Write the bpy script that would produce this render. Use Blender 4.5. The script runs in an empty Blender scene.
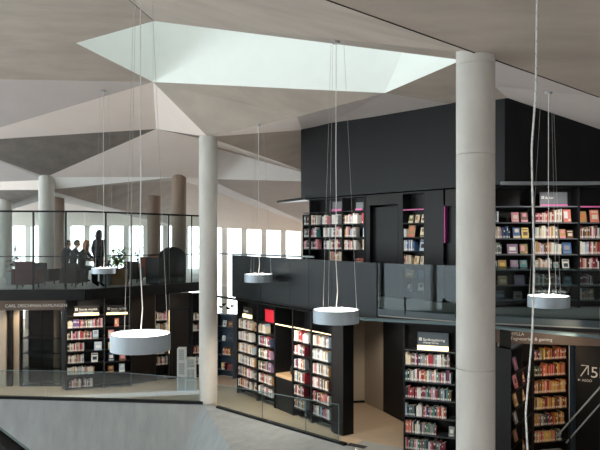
import bpy, bmesh, math, random
from mathutils import Vector, Matrix
from mathutils.bvhtree import BVHTree

random.seed(11)
SC = bpy.context.scene
COL = SC.collection
F, EYE, HZ = 650.0, 1.6, 240.0
FLOOR, UP = -2.75, 0.2            # lower floor, upper floor


def at(px, py, d):
    """point of the place seen at px,py, d metres in front of the viewer"""
    return Vector(((px - 300) * d / F, d, EYE + (HZ - py) * d / F))


def zat(py, d):
    return EYE + (HZ - py) * d / F


# ------------------------------------------------------------------ materials
def sc(c):
    """sRGB hex or tuple -> linear"""
    if isinstance(c, str):
        c = [int(c[i:i + 2], 16) / 255 for i in (0, 2, 4)]
    return tuple(x / 12.92 if x <= .04045 else ((x + .055) / 1.055) ** 2.4 for x in c) + (1,)


MATS = {}


def mat(name, col, rough=.6, metal=0, emit=0, var=0, scale=6, bump=0, spec=.5, stretch=(1, 1, 1), dark=.6, gen=True):
    if name in MATS:
        return MATS[name]
    m = bpy.data.materials.new(name)
    m.use_nodes = True
    nt = m.node_tree
    b = nt.nodes['Principled BSDF']
    c = sc(col)
    b.inputs['Base Color'].default_value = c
    b.inputs['Roughness'].default_value = rough
    b.inputs['Metallic'].default_value = metal
    b.inputs['Specular IOR Level'].default_value = spec
    if emit:
        b.inputs['Emission Color'].default_value = c
        b.inputs['Emission Strength'].default_value = emit
    if var or bump:
        tc = nt.nodes.new('ShaderNodeTexCoord')
        mp = nt.nodes.new('ShaderNodeMapping')
        mp.inputs['Scale'].default_value = stretch
        nt.links.new(tc.outputs['Object'], mp.inputs['Vector'])
        n = nt.nodes.new('ShaderNodeTexNoise')
        n.inputs['Scale'].default_value = scale
        n.inputs['Detail'].default_value = 7
        n.inputs['Roughness'].default_value = .6
        nt.links.new(mp.outputs['Vector'], n.inputs['Vector'])
        if var:
            r = nt.nodes.new('ShaderNodeValToRGB')
            r.color_ramp.elements[0].position = .3
            r.color_ramp.elements[1].position = .7
            lo = tuple(x * (1 - var * dark) for x in c[:3]) + (1,)
            hi = tuple(min(1, x * (1 + var * .5)) for x in c[:3]) + (1,)
            r.color_ramp.elements[0].color = lo
            r.color_ramp.elements[1].color = hi
            nt.links.new(n.outputs['Fac'], r.inputs['Fac'])
            nt.links.new(r.outputs['Color'], b.inputs['Base Color'])
        if bump:
            bp = nt.nodes.new('ShaderNodeBump')
            bp.inputs['Strength'].default_value = bump
            bp.inputs['Distance'].default_value = .02
            nt.links.new(n.outputs['Fac'], bp.inputs['Height'])
            nt.links.new(bp.outputs['Normal'], b.inputs['Normal'])
    MATS[name] = m
    return m


def glass(name, tint, refl=.5, rough=.02):
    """thin architectural glass: tinted see-through with a fresnel reflection"""
    m = bpy.data.materials.new(name)
    m.use_nodes = True
    nt = m.node_tree
    nt.nodes.clear()
    o = nt.nodes.new('ShaderNodeOutputMaterial')
    t = nt.nodes.new('ShaderNodeBsdfTransparent')
    t.inputs['Color'].default_value = sc(tint)
    g = nt.nodes.new('ShaderNodeBsdfGlossy')
    g.inputs['Roughness'].default_value = rough
    g.inputs['Color'].default_value = (refl, refl * 1.03, refl * 1.05, 1)
    lw = nt.nodes.new('ShaderNodeLayerWeight')
    lw.inputs['Blend'].default_value = .5
    pw = nt.nodes.new('ShaderNodeMath')
    pw.operation = 'POWER'
    pw.inputs[1].default_value = 5
    nt.links.new(lw.outputs['Facing'], pw.inputs[0])
    fr = nt.nodes.new('ShaderNodeMath')
    fr.operation = 'MULTIPLY_ADD'
    fr.inputs[1].default_value = .8
    fr.inputs[2].default_value = .03
    nt.links.new(pw.outputs[0], fr.inputs[0])
    mx = nt.nodes.new('ShaderNodeMixShader')
    nt.links.new(fr.outputs[0], mx.inputs[0])
    nt.links.new(t.outputs[0], mx.inputs[1])
    nt.links.new(g.outputs[0], mx.inputs[2])
    nt.links.new(mx.outputs[0], o.inputs[0])
    return m


M = {}
M['concrete_roof'] = mat('board_marked_concrete', 'a59b91', .75, var=.22, scale=1.1, bump=.06, stretch=(.6, 1.4, 1.4))
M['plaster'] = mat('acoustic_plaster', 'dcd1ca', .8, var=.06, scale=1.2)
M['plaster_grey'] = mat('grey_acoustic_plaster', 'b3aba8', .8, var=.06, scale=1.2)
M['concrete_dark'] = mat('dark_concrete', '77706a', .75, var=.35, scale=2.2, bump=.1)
M['column'] = mat('column_concrete', 'c3c2bd', .65, var=.18, scale=3, bump=.08, stretch=(1, 1, .35))
M['column_brown'] = mat('brown_column', '8f7b6d', .65, var=.15, scale=3, stretch=(1, 1, .35))
M['fascia'] = mat('stair_concrete', '979c9d', .6, var=.22, scale=2.2, bump=.06, stretch=(2, 2, .4))
M['shaft'] = mat('shaft_plaster', 'eef2ef', .8, var=.03, scale=2)
M['wood_floor'] = mat('warm_floor', 'c2ab92', .45, var=.12, scale=3, stretch=(1, 4, 1))
M['grey_floor'] = mat('grey_floor', '9a9a96', .5, var=.12, scale=3)
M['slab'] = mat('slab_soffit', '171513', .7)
M['black'] = mat('black_stained_wood', '0e0f11', .45, var=.3, scale=7, stretch=(4, 4, .25), spec=.25)
M['blackwall'] = mat('black_wall_board', '090b0e', .42, var=.35, scale=5, bump=.03, stretch=(3, 3, .2), spec=.25)
M['brown'] = mat('smoked_oak', '1d1714', .45, var=.35, scale=6, stretch=(5, 5, .3), spec=.25)
M['steel'] = mat('dark_steel', '16191b', .4, metal=.2, spec=.25)
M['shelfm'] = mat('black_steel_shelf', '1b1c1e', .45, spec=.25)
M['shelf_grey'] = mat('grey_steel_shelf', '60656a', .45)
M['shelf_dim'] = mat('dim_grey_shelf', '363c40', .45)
M['slate'] = mat('slate_panel', '1c2327', .45, var=.1, scale=5, spec=.25)
M['lamp'] = mat('brushed_aluminium', 'a3b0ba', .45, metal=.3, var=.08, scale=14, stretch=(1, 1, .2))
M['lamp_glow'] = mat('lamp_diffuser', 'fff6ea', .5, emit=7.0)
M['wire'] = mat('pale_wire', 'a9a9a9', .5)
M['cord'] = mat('white_cord', 'd8d8d6', .5)
M['ledge'] = mat('lit_ledge', 'ffe2ad', .5, emit=1.6)
M['pink'] = mat('pink_edge', 'c25f95', .5)
M['magenta'] = mat('magenta_lit_edge', '862c6a', .5)
M['white'] = mat('white_paint', 'e6e6e2', .5)
M['ink'] = mat('white_lettering', 'f2efe8', .6)
M['signgrey'] = mat('grey_sign', '45525a', .6)
M['signdark'] = mat('dark_sign', '1d1815', .6)
M['signpale'] = mat('smoke_sign', '5d6266', .5)
M['beige'] = mat('beige_wall', 'b3a594', .6, var=.05, scale=2)
M['alu'] = mat('grey_aluminium', '8b9498', .4, metal=.4)
M['red'] = mat('bright_red', 'd81f35', .5)
M['rail'] = mat('teal_grey_rail', '74878d', .4, metal=.3)
M['teal'] = mat('teal_steel', '414e54', .5)
M['blue'] = mat('dark_blue_panel', '1e3346', .45)
M['header'] = mat('walnut_header', '6e5a4c', .4, var=.3, scale=3, stretch=(.6, 2, 2))
M['mesh'] = mat('perforated_white_steel', 'c4cbcc', .5)
M['page'] = mat('book_pages', 'd9d2c2', .8)
M['label'] = mat('spine_label', 'ecebe6', .7)
M['clothes'] = mat('black_cloth', '14161b', .85)
M['navy'] = mat('navy_cloth', '1c2330', .85)
M['skin'] = mat('skin', 'c99a80', .55)
M['eye'] = mat('eye_dark', '221a18', .3)
M['lip'] = mat('lip', 'a8605a', .5)
M['darkhair'] = mat('dark_hair', '1a1412', .55)
M['redhair'] = mat('copper_hair', 'a9693a', .5, var=.3, scale=20)
M['maroon'] = mat('maroon_fabric', '4a2b31', .85, var=.15, scale=20)
M['charcoal'] = mat('charcoal_fabric', '202327', .9, var=.15, scale=14)
M['rust'] = mat('rust_fabric', '8e4a30', .8)
M['green'] = mat('leaf_green', '9fbe48', .55, var=.3, scale=9)
M['darkgreen'] = mat('leaf_dark', '2b3d2a', .55, var=.3, scale=9)
M['soil'] = mat('soil', '2d231c', .9)
M['planter'] = mat('brown_planter', '7a5a3c', .6)
M['greyplanter'] = mat('grey_planter', '7f8a8c', .6)
M['petal'] = mat('orchid_petal', 'e8dfe0', .6)
M['wood'] = mat('pale_wood', 'c0a27c', .5, var=.15, scale=6, stretch=(1, 5, 1))
M['mat'] = mat('door_mat', '2b2e31', .95, var=.2, scale=40)
M['g_office'] = glass('clear_glass', 'eef3f2', .8)
M['g_guard'] = glass('balustrade_glass', 'e6f0f2', .9)
M['g_smoke'] = glass('smoked_glass', 'b9c8cd', .6)
M['g_dark'] = glass('dark_vitrine_glass', 'cfcfcd', .8)
M['g_sky'] = glass('skylight_glass', 'aeb0ae', .5)
M['g_win'] = glass('window_glass', 'f5f8f8', .5)


# ------------------------------------------------------------------ mesh builder
class MB:
    def __init__(s):
        s.v, s.f, s.m, s.sm = [], [], [], []

    def add(s, vs, fs, mi=0, smooth=False):
        o = len(s.v)
        s.v += [tuple(v) for v in vs]
        for f in fs:
            s.f.append([i + o for i in f])
            s.m.append(mi)
            s.sm.append(smooth)
        return s

    def box(s, x0, x1, y0, y1, z0, z1, mi=0, T=None):
        v = [Vector(p) for p in ((x0, y0, z0), (x1, y0, z0), (x1, y1, z0), (x0, y1, z0),
                                 (x0, y0, z1), (x1, y0, z1), (x1, y1, z1), (x0, y1, z1))]
        if T:
            v = [T @ p for p in v]
        return s.add(v, [(0, 3, 2, 1), (4, 5, 6, 7), (0, 1, 5, 4), (1, 2, 6, 5), (2, 3, 7, 6), (3, 0, 4, 7)], mi)

    def prism(s, poly, z0, z1, mi=0):
        """vertical prism over a plan polygon (counter-clockwise); z0/z1 scalar or per-vertex list"""
        n = len(poly)
        zl = z0 if isinstance(z0, (list, tuple)) else [z0] * n
        zh = z1 if isinstance(z1, (list, tuple)) else [z1] * n
        v = [(p[0], p[1], zl[i]) for i, p in enumerate(poly)] + [(p[0], p[1], zh[i]) for i, p in enumerate(poly)]
        f = [tuple(range(n))[::-1], tuple(range(n, 2 * n))] + [(i, (i + 1) % n, n + (i + 1) % n, n + i) for i in range(n)]
        return s.add(v, f, mi)

    def tube(s, pts, r, n=8, mi=0, taper=None):
        pts = [Vector(p) for p in pts]
        rings = []
        up = Vector((.31, .17, .93)).normalized()
        for i, p in enumerate(pts):
            t = (pts[min(i + 1, len(pts) - 1)] - pts[max(i - 1, 0)]).normalized()
            a = t.cross(up)
            if a.length < .05:
                a = t.cross(Vector((1, 0, 0)))
            a.normalize()
            b = t.cross(a)
            rr = r if taper is None else r + (taper - r) * i / (len(pts) - 1)
            rings.append([p + (a * math.cos(2 * math.pi * k / n) + b * math.sin(2 * math.pi * k / n)) * rr for k in range(n)])
        vs = [q for R in rings for q in R]
        fs = []
        for i in range(len(pts) - 1):
            for k in range(n):
                fs.append((i * n + k, i * n + (k + 1) % n, (i + 1) * n + (k + 1) % n, (i + 1) * n + k))
        fs.append(tuple(range(n))[::-1])
        fs.append(tuple(range((len(pts) - 1) * n, len(pts) * n)))
        return s.add(vs, fs, mi, True)

    def lathe(s, prof, n=32, mi=0, c=(0, 0, 0), smooth=True, closed=False):
        vs, fs = [], []
        for r, z in prof:
            for k in range(n):
                a = 2 * math.pi * k / n
                vs.append((c[0] + r * math.cos(a), c[1] + r * math.sin(a), c[2] + z))
        m = len(prof)
        for i in range(m if closed else m - 1):
            j = (i + 1) % m
            for k in range(n):
                fs.append((i * n + k, i * n + (k + 1) % n, j * n + (k + 1) % n, j * n + k))
        if not closed:
            fs.append(tuple(range(n))[::-1])
            fs.append(tuple(range((m - 1) * n, m * n)))
        return s.add(vs, fs, mi, smooth)

    def build(s, name, mats, parent=None, bevel=0):
        me = bpy.data.meshes.new(name)
        me.from_pydata(s.v, [], s.f)
        if not isinstance(mats, (list, tuple)):
            mats = [mats]
        for m in mats:
            me.materials.append(m)
        for p, mi, sm in zip(me.polygons, s.m, s.sm):
            p.material_index = mi
            p.use_smooth = sm
        bm = bmesh.new()
        bm.from_mesh(me)
        bmesh.ops.recalc_face_normals(bm, faces=bm.faces)
        bm.to_mesh(me)
        bm.free()
        o = bpy.data.objects.new(name, me)
        COL.objects.link(o)
        if parent:
            o.parent = parent
        if bevel:
            b = o.modifiers.new('bevel', 'BEVEL')
            b.width = bevel
            b.segments = 2
            b.limit_method = 'ANGLE'
        if any(s.sm):
            try:
                me.set_sharp_from_angle(angle=math.radians(40))
            except Exception:
                pass
        return o


def tag(o, label=None, cat=None, group=None, kind=None):
    if label: o['label'] = label
    if cat: o['category'] = cat
    if group: o['group'] = group
    if kind: o['kind'] = kind
    return o


def thing(name, label, cat, loc=(0, 0, 0), rz=0, group=None):
    o = bpy.data.objects.new(name, None)
    o.empty_display_size = .1
    COL.objects.link(o)
    o.location = loc
    o.rotation_euler = (0, 0, rz)
    return tag(o, label, cat, group)


def struct(o):
    o['kind'] = 'structure'
    return o


def lettering(txt, size, m, parent, T, name='lettering', align='LEFT', depth=.004):
    cu = bpy.data.curves.new(name, 'FONT')
    cu.body = txt
    cu.size = size
    cu.extrude = depth / 2
    cu.align_x = align
    tmp = bpy.data.objects.new(name + '_curve', cu)
    COL.objects.link(tmp)
    bpy.context.view_layer.update()
    dg = bpy.context.evaluated_depsgraph_get()
    me = bpy.data.meshes.new_from_object(tmp.evaluated_get(dg))
    bpy.data.objects.remove(tmp)
    me.materials.clear()
    me.materials.append(m)
    me.transform(T)
    o = bpy.data.objects.new(name, me)
    COL.objects.link(o)
    o.parent = parent
    return o


STAND = Matrix.Rotation(math.pi / 2, 4, 'X')       # lays text in the x-z plane, facing -y


def text_at(x, y, z):
    return Matrix.Translation((x, y, z)) @ STAND


# ------------------------------------------------------------------ plan lines
class Line:
    """a vertical plane through two plan points; px -> point on it"""
    def __init__(s, p, q):
        s.p, s.q = Vector(p[:2]), Vector(q[:2])
        s.d = (s.q - s.p).normalized()
        s.n = Vector((-s.d.y, s.d.x))          # away from the viewer for left-to-right lines

    def at(s, px, off=0):
        k = (px - 300) / F
        p = s.p + s.n * off
        t = (k * p.y - p.x) / (s.d.x - k * s.d.y)
        return p + s.d * t

    @property
    def ang(s):
        return math.atan2(s.d.y, s.d.x)


def pd(px, d):
    return Vector(((px - 300) * d / F, d))


L_WALL = Line(pd(301, 18), pd(505, 13.3))          # black volume, left part
L_WALLR = Line((4.0, 13.45), (9.0, 13.45))         # right upper bookcases
L_ANG = Line(pd(237, 18.5), pd(332, 14.75))        # lower angled bookcases
L_CEN = Line(pd(403.5, 13.25), pd(456, 12.85))
L_LEFT = Line(pd(66, 18.8), pd(131, 19.5))

# ------------------------------------------------------------------ ceiling
CV = dict(
    A=at(76, 43, 14), B=at(154, 21, 12.5), E=at(153, 82, 17), C=at(462, 60, 12), D=at(385, 93, 14),
    K=Vector((2.152, 8, 3.9)), Mx=Vector((-4, 2.26, 3.9)), N=Vector((4.81, 10.46, 3.9)), T=at(100, -25, 10),
    n1=Vector((8, 13.43, 3.9)), n2=Vector((12, 13.43, 3.9)), n3=Vector((12, -3, 3.9)), n4=Vector((-4, -3, 3.9)), n5=Vector((-16, -3, 5.2)), n6=Vector((-16, 13, 5.4)),
    l1=at(-120, 17, 12.5), l2=at(-120, 77, 16), X0=at(-49, 142, 19), l3=at(-120, 110, 19), G=at(156, 129, 19.5), J=at(208, 137, 17.3),
    H=at(46, 177, 21.5), S=at(179, 177, 21.8), V=at(208, 146, 22),
    P1=at(297, 117, 16), P2=at(302, 130, 18.1), W1=at(457, 105, 14.35), W2=at(508, 98, 13.2), Y=at(494, 86, 12.6),
    W3=at(330, 123, 17), N2=at(640, 143, 13.2),
    p14=at(330, 180, 22), p15=at(208, 179, 22.15), p16=at(330, 182, 22.05), p17=at(330, 233, 29), p18=at(208, 189, 27),
    h2=at(46, 180, 21.7), h3=at(46, 190, 21.9), x2=at(-60, 190, 24), x1=at(-60, 184, 24), s2=at(179, 180, 26),
    h4=at(46, 199, 28), q1=at(-20, 219, 28), x3=at(-60, 219, 28),
    e1=at(-60, 226, 31.9), e2=at(179, 226, 31.9), e3=at(345, 226, 31.9),
)


# the facet right of the far column continues the one on its left
_n = (CV['H'] - CV['G']).cross(CV['S'] - CV['G'])
_d = at(212, 141, 1) - Vector((0, 0, EYE))
CV['G2'] = Vector((0, 0, EYE)) + _d * ((CV['G'] - Vector((0, 0, EYE))).dot(_n) / _d.dot(_n))
_d = at(212, 177, 1) - Vector((0, 0, EYE))
CV['S3'] = Vector((0, 0, EYE)) + _d * ((CV['G'] - Vector((0, 0, EYE))).dot(_n) / _d.dot(_n))


def facets(name, m, *polys):
    mb = MB()
    for p in polys:
        pts = [CV[k] for k in p]
        mb.add(pts, [tuple(range(len(pts)))])
    o = mb.build(name, m)
    return struct(o)


CEIL_POLYS = [
    ('Mx', 'K', 'N', 'n1', 'n2', 'n3', 'n4'),                                              # near soffit
    ('T', 'B', 'K'), ('T', 'K', 'Mx'), ('B', 'C', 'K'),
    ('Mx', 'n4', 'n5', 'T'), ('T', 'n5', 'n6', 'l1'),
    ('B', 'T', 'l1', 'A'),
    ('A', 'l1', 'l2', 'E'),                                                                # F4
    ('E', 'D', 'P1', 'J'),                                                                 # F8
    ('J', 'P2', 'p14', 'V'),                                                               # F14
    ('C', 'D', 'W1', 'Y'), ('Y', 'W1', 'W2'),                                              # F12
]
facets('ceiling', M['concrete_roof'], *CEIL_POLYS)
P_POLYS = [
    ('E', 'X0', 'G'), ('E', 'G', 'J'), ('J', 'P1', 'P2'), ('G', 'H', 'S'), ('G', 'S', 'S3', 'G2'), ('S', 'p15', 'S3'),
     
    ('x1', 'h2', 'h3', 'x2'), ('h4', 'q1', 'e1', 'e2'), ('S', 'p15', 'p18', 's2'),
    ('s2', 'p18', 'p17', 'e3', 'e2'),
]
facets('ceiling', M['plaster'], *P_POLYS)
T_POLYS = [('h3', 'h4', 'e2', 's2'), ('h3', 'S', 's2')]
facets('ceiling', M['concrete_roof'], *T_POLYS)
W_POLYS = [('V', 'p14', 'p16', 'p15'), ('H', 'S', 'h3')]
facets('ceiling', mat('window_lit_plaster', 'f4f1ee', .8, var=.04, scale=1.2), *W_POLYS)  # paler plaster copy: window light on these facets painted into the colour
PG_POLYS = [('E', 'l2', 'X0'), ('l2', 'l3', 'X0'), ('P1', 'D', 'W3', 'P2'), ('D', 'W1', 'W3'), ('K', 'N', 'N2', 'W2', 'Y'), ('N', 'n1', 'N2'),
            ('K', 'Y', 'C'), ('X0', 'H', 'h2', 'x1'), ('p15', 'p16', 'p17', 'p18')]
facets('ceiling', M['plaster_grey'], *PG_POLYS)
D_POLYS = [('X0', 'G', 'H'), ('G', 'G2', 'J'), ('x2', 'h3', 'h4', 'q1', 'x3')]  # the G2 sliver is dark to paint the shade under the overhang
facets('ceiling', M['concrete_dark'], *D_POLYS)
allv = list(CV.keys())
BV = BVHTree.FromPolygons([CV[k] for k in allv], [[allv.index(k) for k in p] for p in CEIL_POLYS + P_POLYS + W_POLYS + T_POLYS + PG_POLYS + D_POLYS])


def ceil_z(x, y, z0=0):
    h = BV.ray_cast(Vector((x, y, z0)), Vector((0, 0, 1)))
    return h[0].z if h[0] else 5.2


for a, b in (('Mx', 'N'), ('T', 'B')):
    struct(MB().tube([CV[a] + Vector((0, 0, -.001)), CV[b] + Vector((0, 0, -.001))], .009, 6).build('trim_ceiling_joint', M['steel']))
# skylight shaft: inner walls rising from the opening, glazed at the top
ring = ['A', 'E', 'D', 'C', 'B']
TOPZ = 8.4
mb = MB()
cen = sum((CV[k] for k in ring), Vector()) / 5
for i in range(5):
    a, b = CV[ring[i]], CV[ring[(i + 1) % 5]]
    def lean(p, k):
        q = Vector((p.x, p.y, TOPZ))
        return q + Vector((1.5, -.6, 0)) if k in 'DC' else q
    mb.add([a, b, lean(b, ring[(i + 1) % 5]), lean(a, ring[i])], [(0, 1, 2, 3)])
struct(mb.build('skylight_shaft', M['shaft']))
mb = MB()
tops = []
for k in ring:
    p = CV[k]
    q = Vector((p.x, p.y, TOPZ))
    tops.append(q + Vector((1.5, -.6, 0)) if k in 'DC' else q)
mb.add(tops + [t + Vector((0, 0, .03)) for t in tops], [(0, 1, 2, 3, 4), (9, 8, 7, 6, 5)] + [(i, (i + 1) % 5, 5 + (i + 1) % 5, 5 + i) for i in range(5)])
struct(mb.build('window_skylight', M['g_sky']))
# roof deck around the shaft (four slabs)
xs = [min(t.x for t in tops) - .0, max(t.x for t in tops) + .0]
ys = [min(t.y for t in tops) - .0, max(t.y for t in tops) + .0]
mb = MB()
mb.box(-16, xs[0], -2, 36, 8.42, 8.7).box(xs[1], 16, -2, 36, 8.42, 8.7)
mb.box(xs[0], xs[1], -2, ys[0], 8.42, 8.7).box(xs[0], xs[1], ys[1], 36, 8.42, 8.7)
struct(mb.build('roof_deck', M['slab']))

# ------------------------------------------------------------------ black upper volume and walls
w0, w1 = Vector((0.0277, 18)), Vector((4.19, 13.3))
wn = L_WALL.n


def wall_prism(name, m, pts, zlo, zhi, thick=.2, n=None):
    p = [Vector(q) for q in pts]
    n = n or Vector((-(p[1] - p[0]).y, (p[1] - p[0]).x)).normalized()
    poly = [p[0], p[1], p[1] + n * thick, p[0] + n * thick]
    zl = list(zlo) + list(zlo)[::-1] if isinstance(zlo, (list, tuple)) else zlo
    zh = list(zhi) + list(zhi)[::-1] if isinstance(zhi, (list, tuple)) else zhi
    return MB().prism(poly, zl, zh).build(name, m)


zb = 2.745
struct(wall_prism('wall_black_left', M['blackwall'], [w0, w1], zb, [5.4, 5.4]))
struct(wall_prism('wall_black_right', M['blackwall'], [w1, (9.5, 13.3)], zb, [5.2, 5.2]))
struct(wall_prism('wall_black_return', M['blackwall'], [(1.2, 21.5), w0], zb, [4.9, 4.9], .2, Vector((.9, .3)).normalized()))
# underside of the volume (ceiling of the upper bookcase zone)
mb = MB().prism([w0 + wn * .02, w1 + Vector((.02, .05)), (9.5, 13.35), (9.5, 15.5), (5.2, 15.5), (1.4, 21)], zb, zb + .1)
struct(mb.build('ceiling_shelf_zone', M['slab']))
cp = [at(277, 196, 19.6), at(305, 197, 17.8), at(309, 199, 18.6)]
struct(MB().prism([p.xy for p in cp], 2.71, 2.78).build('trim_canopy', M['steel']))
mb = MB().box(4.1, 9.5, 13.22, 13.3, 2.72, 2.79)
struct(mb.build('trim_light_bar', M['alu']))
# back wall of the upper shelf zone, behind all bookcases
def off(px, o):
    return L_WALL.at(px, o)
struct(wall_prism('wall_upper_left', M['blackwall'], [off(309, .42), off(500, .42)], UP, zb - .002, .15))
struct(wall_prism('wall_upper_right', M['blackwall'], [(4.0, 13.87), (9.4, 13.87)], UP, zb - .002, .15))

# facade windows far behind
mb = MB()
mb.box(-18, 6, 32, 32.3, 2.38, 4.6)
struct(mb.build('wall_facade', M['plaster']))
mb = MB()
n = 0
for k in range(24):
    px = 303 - 19.6 * k
    x = (px - 300) * 32 / F
    mb = MB().box(x - .13, x + .13, 31.9, 32.25, FLOOR, 2.38)
    struct(mb.build('trim_mullion', M['white']))
for k in range(6):
    x1 = (303 - 19.6 * k * 4) * 1.0
    xa = (303 - 19.6 * 4 * (k + 1) - 300) * 32 / F
    xb = (303 - 19.6 * 4 * k - 300) * 32 / F
    mb = MB().box(xa + .14, xb - .14, 32.02, 32.04, FLOOR + .02, 2.36)
    struct(mb.build('window_%d' % (k + 1), M['g_win']))

# ------------------------------------------------------------------ floors
lower = [(-16, 16.75), (-9.2, 16.75), (-2.5, 17.36), (1.15, 13.75), (2.0, 9), (12, 9), (12, 36), (-16, 36)]
struct(MB().prism(lower, FLOOR - .02, FLOOR).build('floor_lower', M['wood_floor']))
gs = [(1.16, 13.76), (2.01, 9.05), (12, 9.05), (12, 11.6), (4.2, 12.2), (1.35, 14.1)]
struct(MB().prism(gs, FLOOR + .0005, FLOOR + .004).build('floor_grey_border', M['grey_floor']))
struct(MB().box(-20, 20, -2, 40, -7.4, -7.0).build('floor_ground', M['white']))

# parapet / fascia of the stair opening
K0 = at(203, 404, 17.2); K0.z = FLOOR
mb = MB()
P0 = at(-70, 397, 16.6); Kb = at(150, 525, 16.6); P0b = at(-70, 525, 16.7)
R0 = at(350, 448, 13.6); R0.z = FLOOR; Rb = at(350, 640, 8.0)
bk_ = Vector((.12, .18, 0))
mb.add([P0, K0, R0, Rb, Kb, P0b] + [p + bk_ for p in (P0, K0, R0, Rb, Kb, P0b)],
       [(0, 1, 4, 5), (1, 2, 3, 4), (6, 11, 10, 7), (7, 10, 9, 8), (0, 6, 7, 1), (1, 7, 8, 2), (2, 8, 9, 3), (5, 4, 10, 11), (4, 3, 9, 10), (0, 5, 11, 6)])
fo = struct(mb.build('wall_stair_opening', M['fascia']))

# walkway slab (right) and office slab (left)
G_A = [pd(233, 18.3), pd(378, 13.5)]
G_B = [pd(378, 13.5), pd(457, 12.45), pd(600, 11.5), pd(680, 11.1)]
walk = [pd(233, 18.3), pd(378, 13.5), pd(457, 12.45), pd(600, 11.5), pd(690, 11.05), Vector((9.5, 15.5)), Vector((5.2, 15.5)), Vector((1.4, 21.5))]
struct(MB().prism(walk, .02, UP).build('floor_walkway', M['grey_floor']))
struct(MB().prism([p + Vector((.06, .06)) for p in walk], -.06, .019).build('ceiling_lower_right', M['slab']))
g0, g1, g2 = pd(-60, 17.6), pd(85, 17.9), pd(213, 21.6)
office = [g0, g1, g2, Vector((-4.2, 31.9)), Vector((-16, 31.9)), Vector((-16, 17.6))]
struct(MB().prism(office, .06, UP).build('floor_office', M['grey_floor']))
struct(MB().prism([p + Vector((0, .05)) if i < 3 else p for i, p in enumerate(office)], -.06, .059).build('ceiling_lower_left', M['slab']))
# fascia trim of the office slab
mb = MB()
for a, b in ((g0, g1), (g1, g2)):
    nn = Vector((-(b - a).y, (b - a).x)).normalized()
    mb.prism([a - nn * .05, b - nn * .05, b + nn * .0, a + nn * .0], -.05, UP + .04)
struct(mb.build('trim_office_slab', M['steel']))

# ------------------------------------------------------------------ columns
def column(name_label, px, d, z0, top, r=.24, m='column', joints=()):
    x = (px - 300) * d / F
    t = thing('concrete_column', name_label, 'column', (x, d, z0))
    h = top - z0
    prof = [(r, 0)]
    for j in joints:
        zz = zat(j, d) - z0
        prof += [(r, zz - .005), (r - .012, zz), (r, zz + .005)]
    prof.append((r, h))
    MB().lathe(prof, 40).build('shaft', M[m], t)
    return t


column('large pale concrete column in the right foreground, nearest the viewer', 475.5, 8.2, -6.98, 4.15, joints=(368, 155, 66))
column('tall pale concrete column left of centre at the glass balustrade corner', 208.3, 17.42, FLOOR + .005, 4.36, .245)
column('grey green concrete column behind the office glass left of the seated group', 46.5, 21.6, UP, 3.74, .25)
column('brown concrete column among the office plants, right of the standing person', 154, 25, UP, 3.3, .25, 'column_brown')
column('concrete column behind the dark high-backed booth in the office', 179, 21.9, UP, 3.98, .24, 'column_brown')
column('brownish column half hidden behind the grey green office column', 58, 25.2, UP, 3.6, .24, 'column_brown')
column('shadowy column at the far left edge of the office', 4, 24, UP, 3.4, .28)

# ------------------------------------------------------------------ pendant lamps
def pendant(px, py, d, label, n_sides=3, rot=.5, h=.2, R=.35):
    c = at(px, py, d)
    t = thing('pendant_lamp', label, 'lamp', c, 0, 'round aluminium pendant lamps')
    MB().lathe([(R - .012, 0), (R, 0), (R, h), (R - .012, h)], 64, closed=True).build('drum', M['lamp'], t)
    MB().lathe([(.001, h - .035), (R - .013, h - .035), (R - .013, h - .02), (.001, h - .02)], 48).build('top_diffuser', M['lamp_glow'], t)
    MB().lathe([(.001, .015), (R - .013, .015), (R - .013, .03), (.001, .03)], 48).build('bottom_diffuser', M['white'], t)
    zc = ceil_z(c.x, c.y, c.z + .5) - c.z - .002
    for k in range(n_sides):
        a = rot + 2 * math.pi * k / n_sides
        p = Vector((math.cos(a) * (R - .03), math.sin(a) * (R - .03), h - .03))
        q = Vector((math.cos(a) * .12, math.sin(a) * .12, zc - .0))
        o = MB().tube([p, p.lerp(q, .5), q], .0022, 6).build('suspension_wire', M['wire'], t)
    pts = []
    for k in range(15):
        u = k / 14
        w = .035 * math.exp(-u * 5) * math.sin(u * 18)
        pts.append(Vector((w, 0, (h - .02) + (zc - .05 - h + .02) * u)))
    MB().tube(pts, .0065, 8).build('power_cord', M['cord'], t)
    for sgn in (-1, 1):
        arc = [Vector((sgn * (.02 + .14 * u), .03, h - .02 + .055 * math.sin(math.pi * u))) for u in [i / 8 for i in range(9)]]
        MB().tube(arc, .004, 6).build('loop_cable', M['cord'], t)
    MB().lathe([(.06, zc - .05), (.06, zc)], 20).build('ceiling_rose', M['wire'], t)
    return t


pendant(140.5, 350, 7.7, 'lowest and largest looking round aluminium pendant lamp, left, before the dark bookcases', rot=.35)
pendant(336, 322.5, 9.9, 'round aluminium pendant lamp hanging in front of the angled lower bookcases at the centre', rot=.1)
pendant(548.5, 307, 11.3, 'round aluminium pendant lamp hanging before the right-hand smoked glass balustrade', rot=.8)
pendant(258.5, 282, 16.2, 'round aluminium pendant lamp hanging in front of the dark slate balustrade', rot=.2)
pendant(103.5, 273.5, 17.2, 'small round pendant lamp hanging beside the people in the glass office', rot=.6, h=.15, R=.31)

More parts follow.
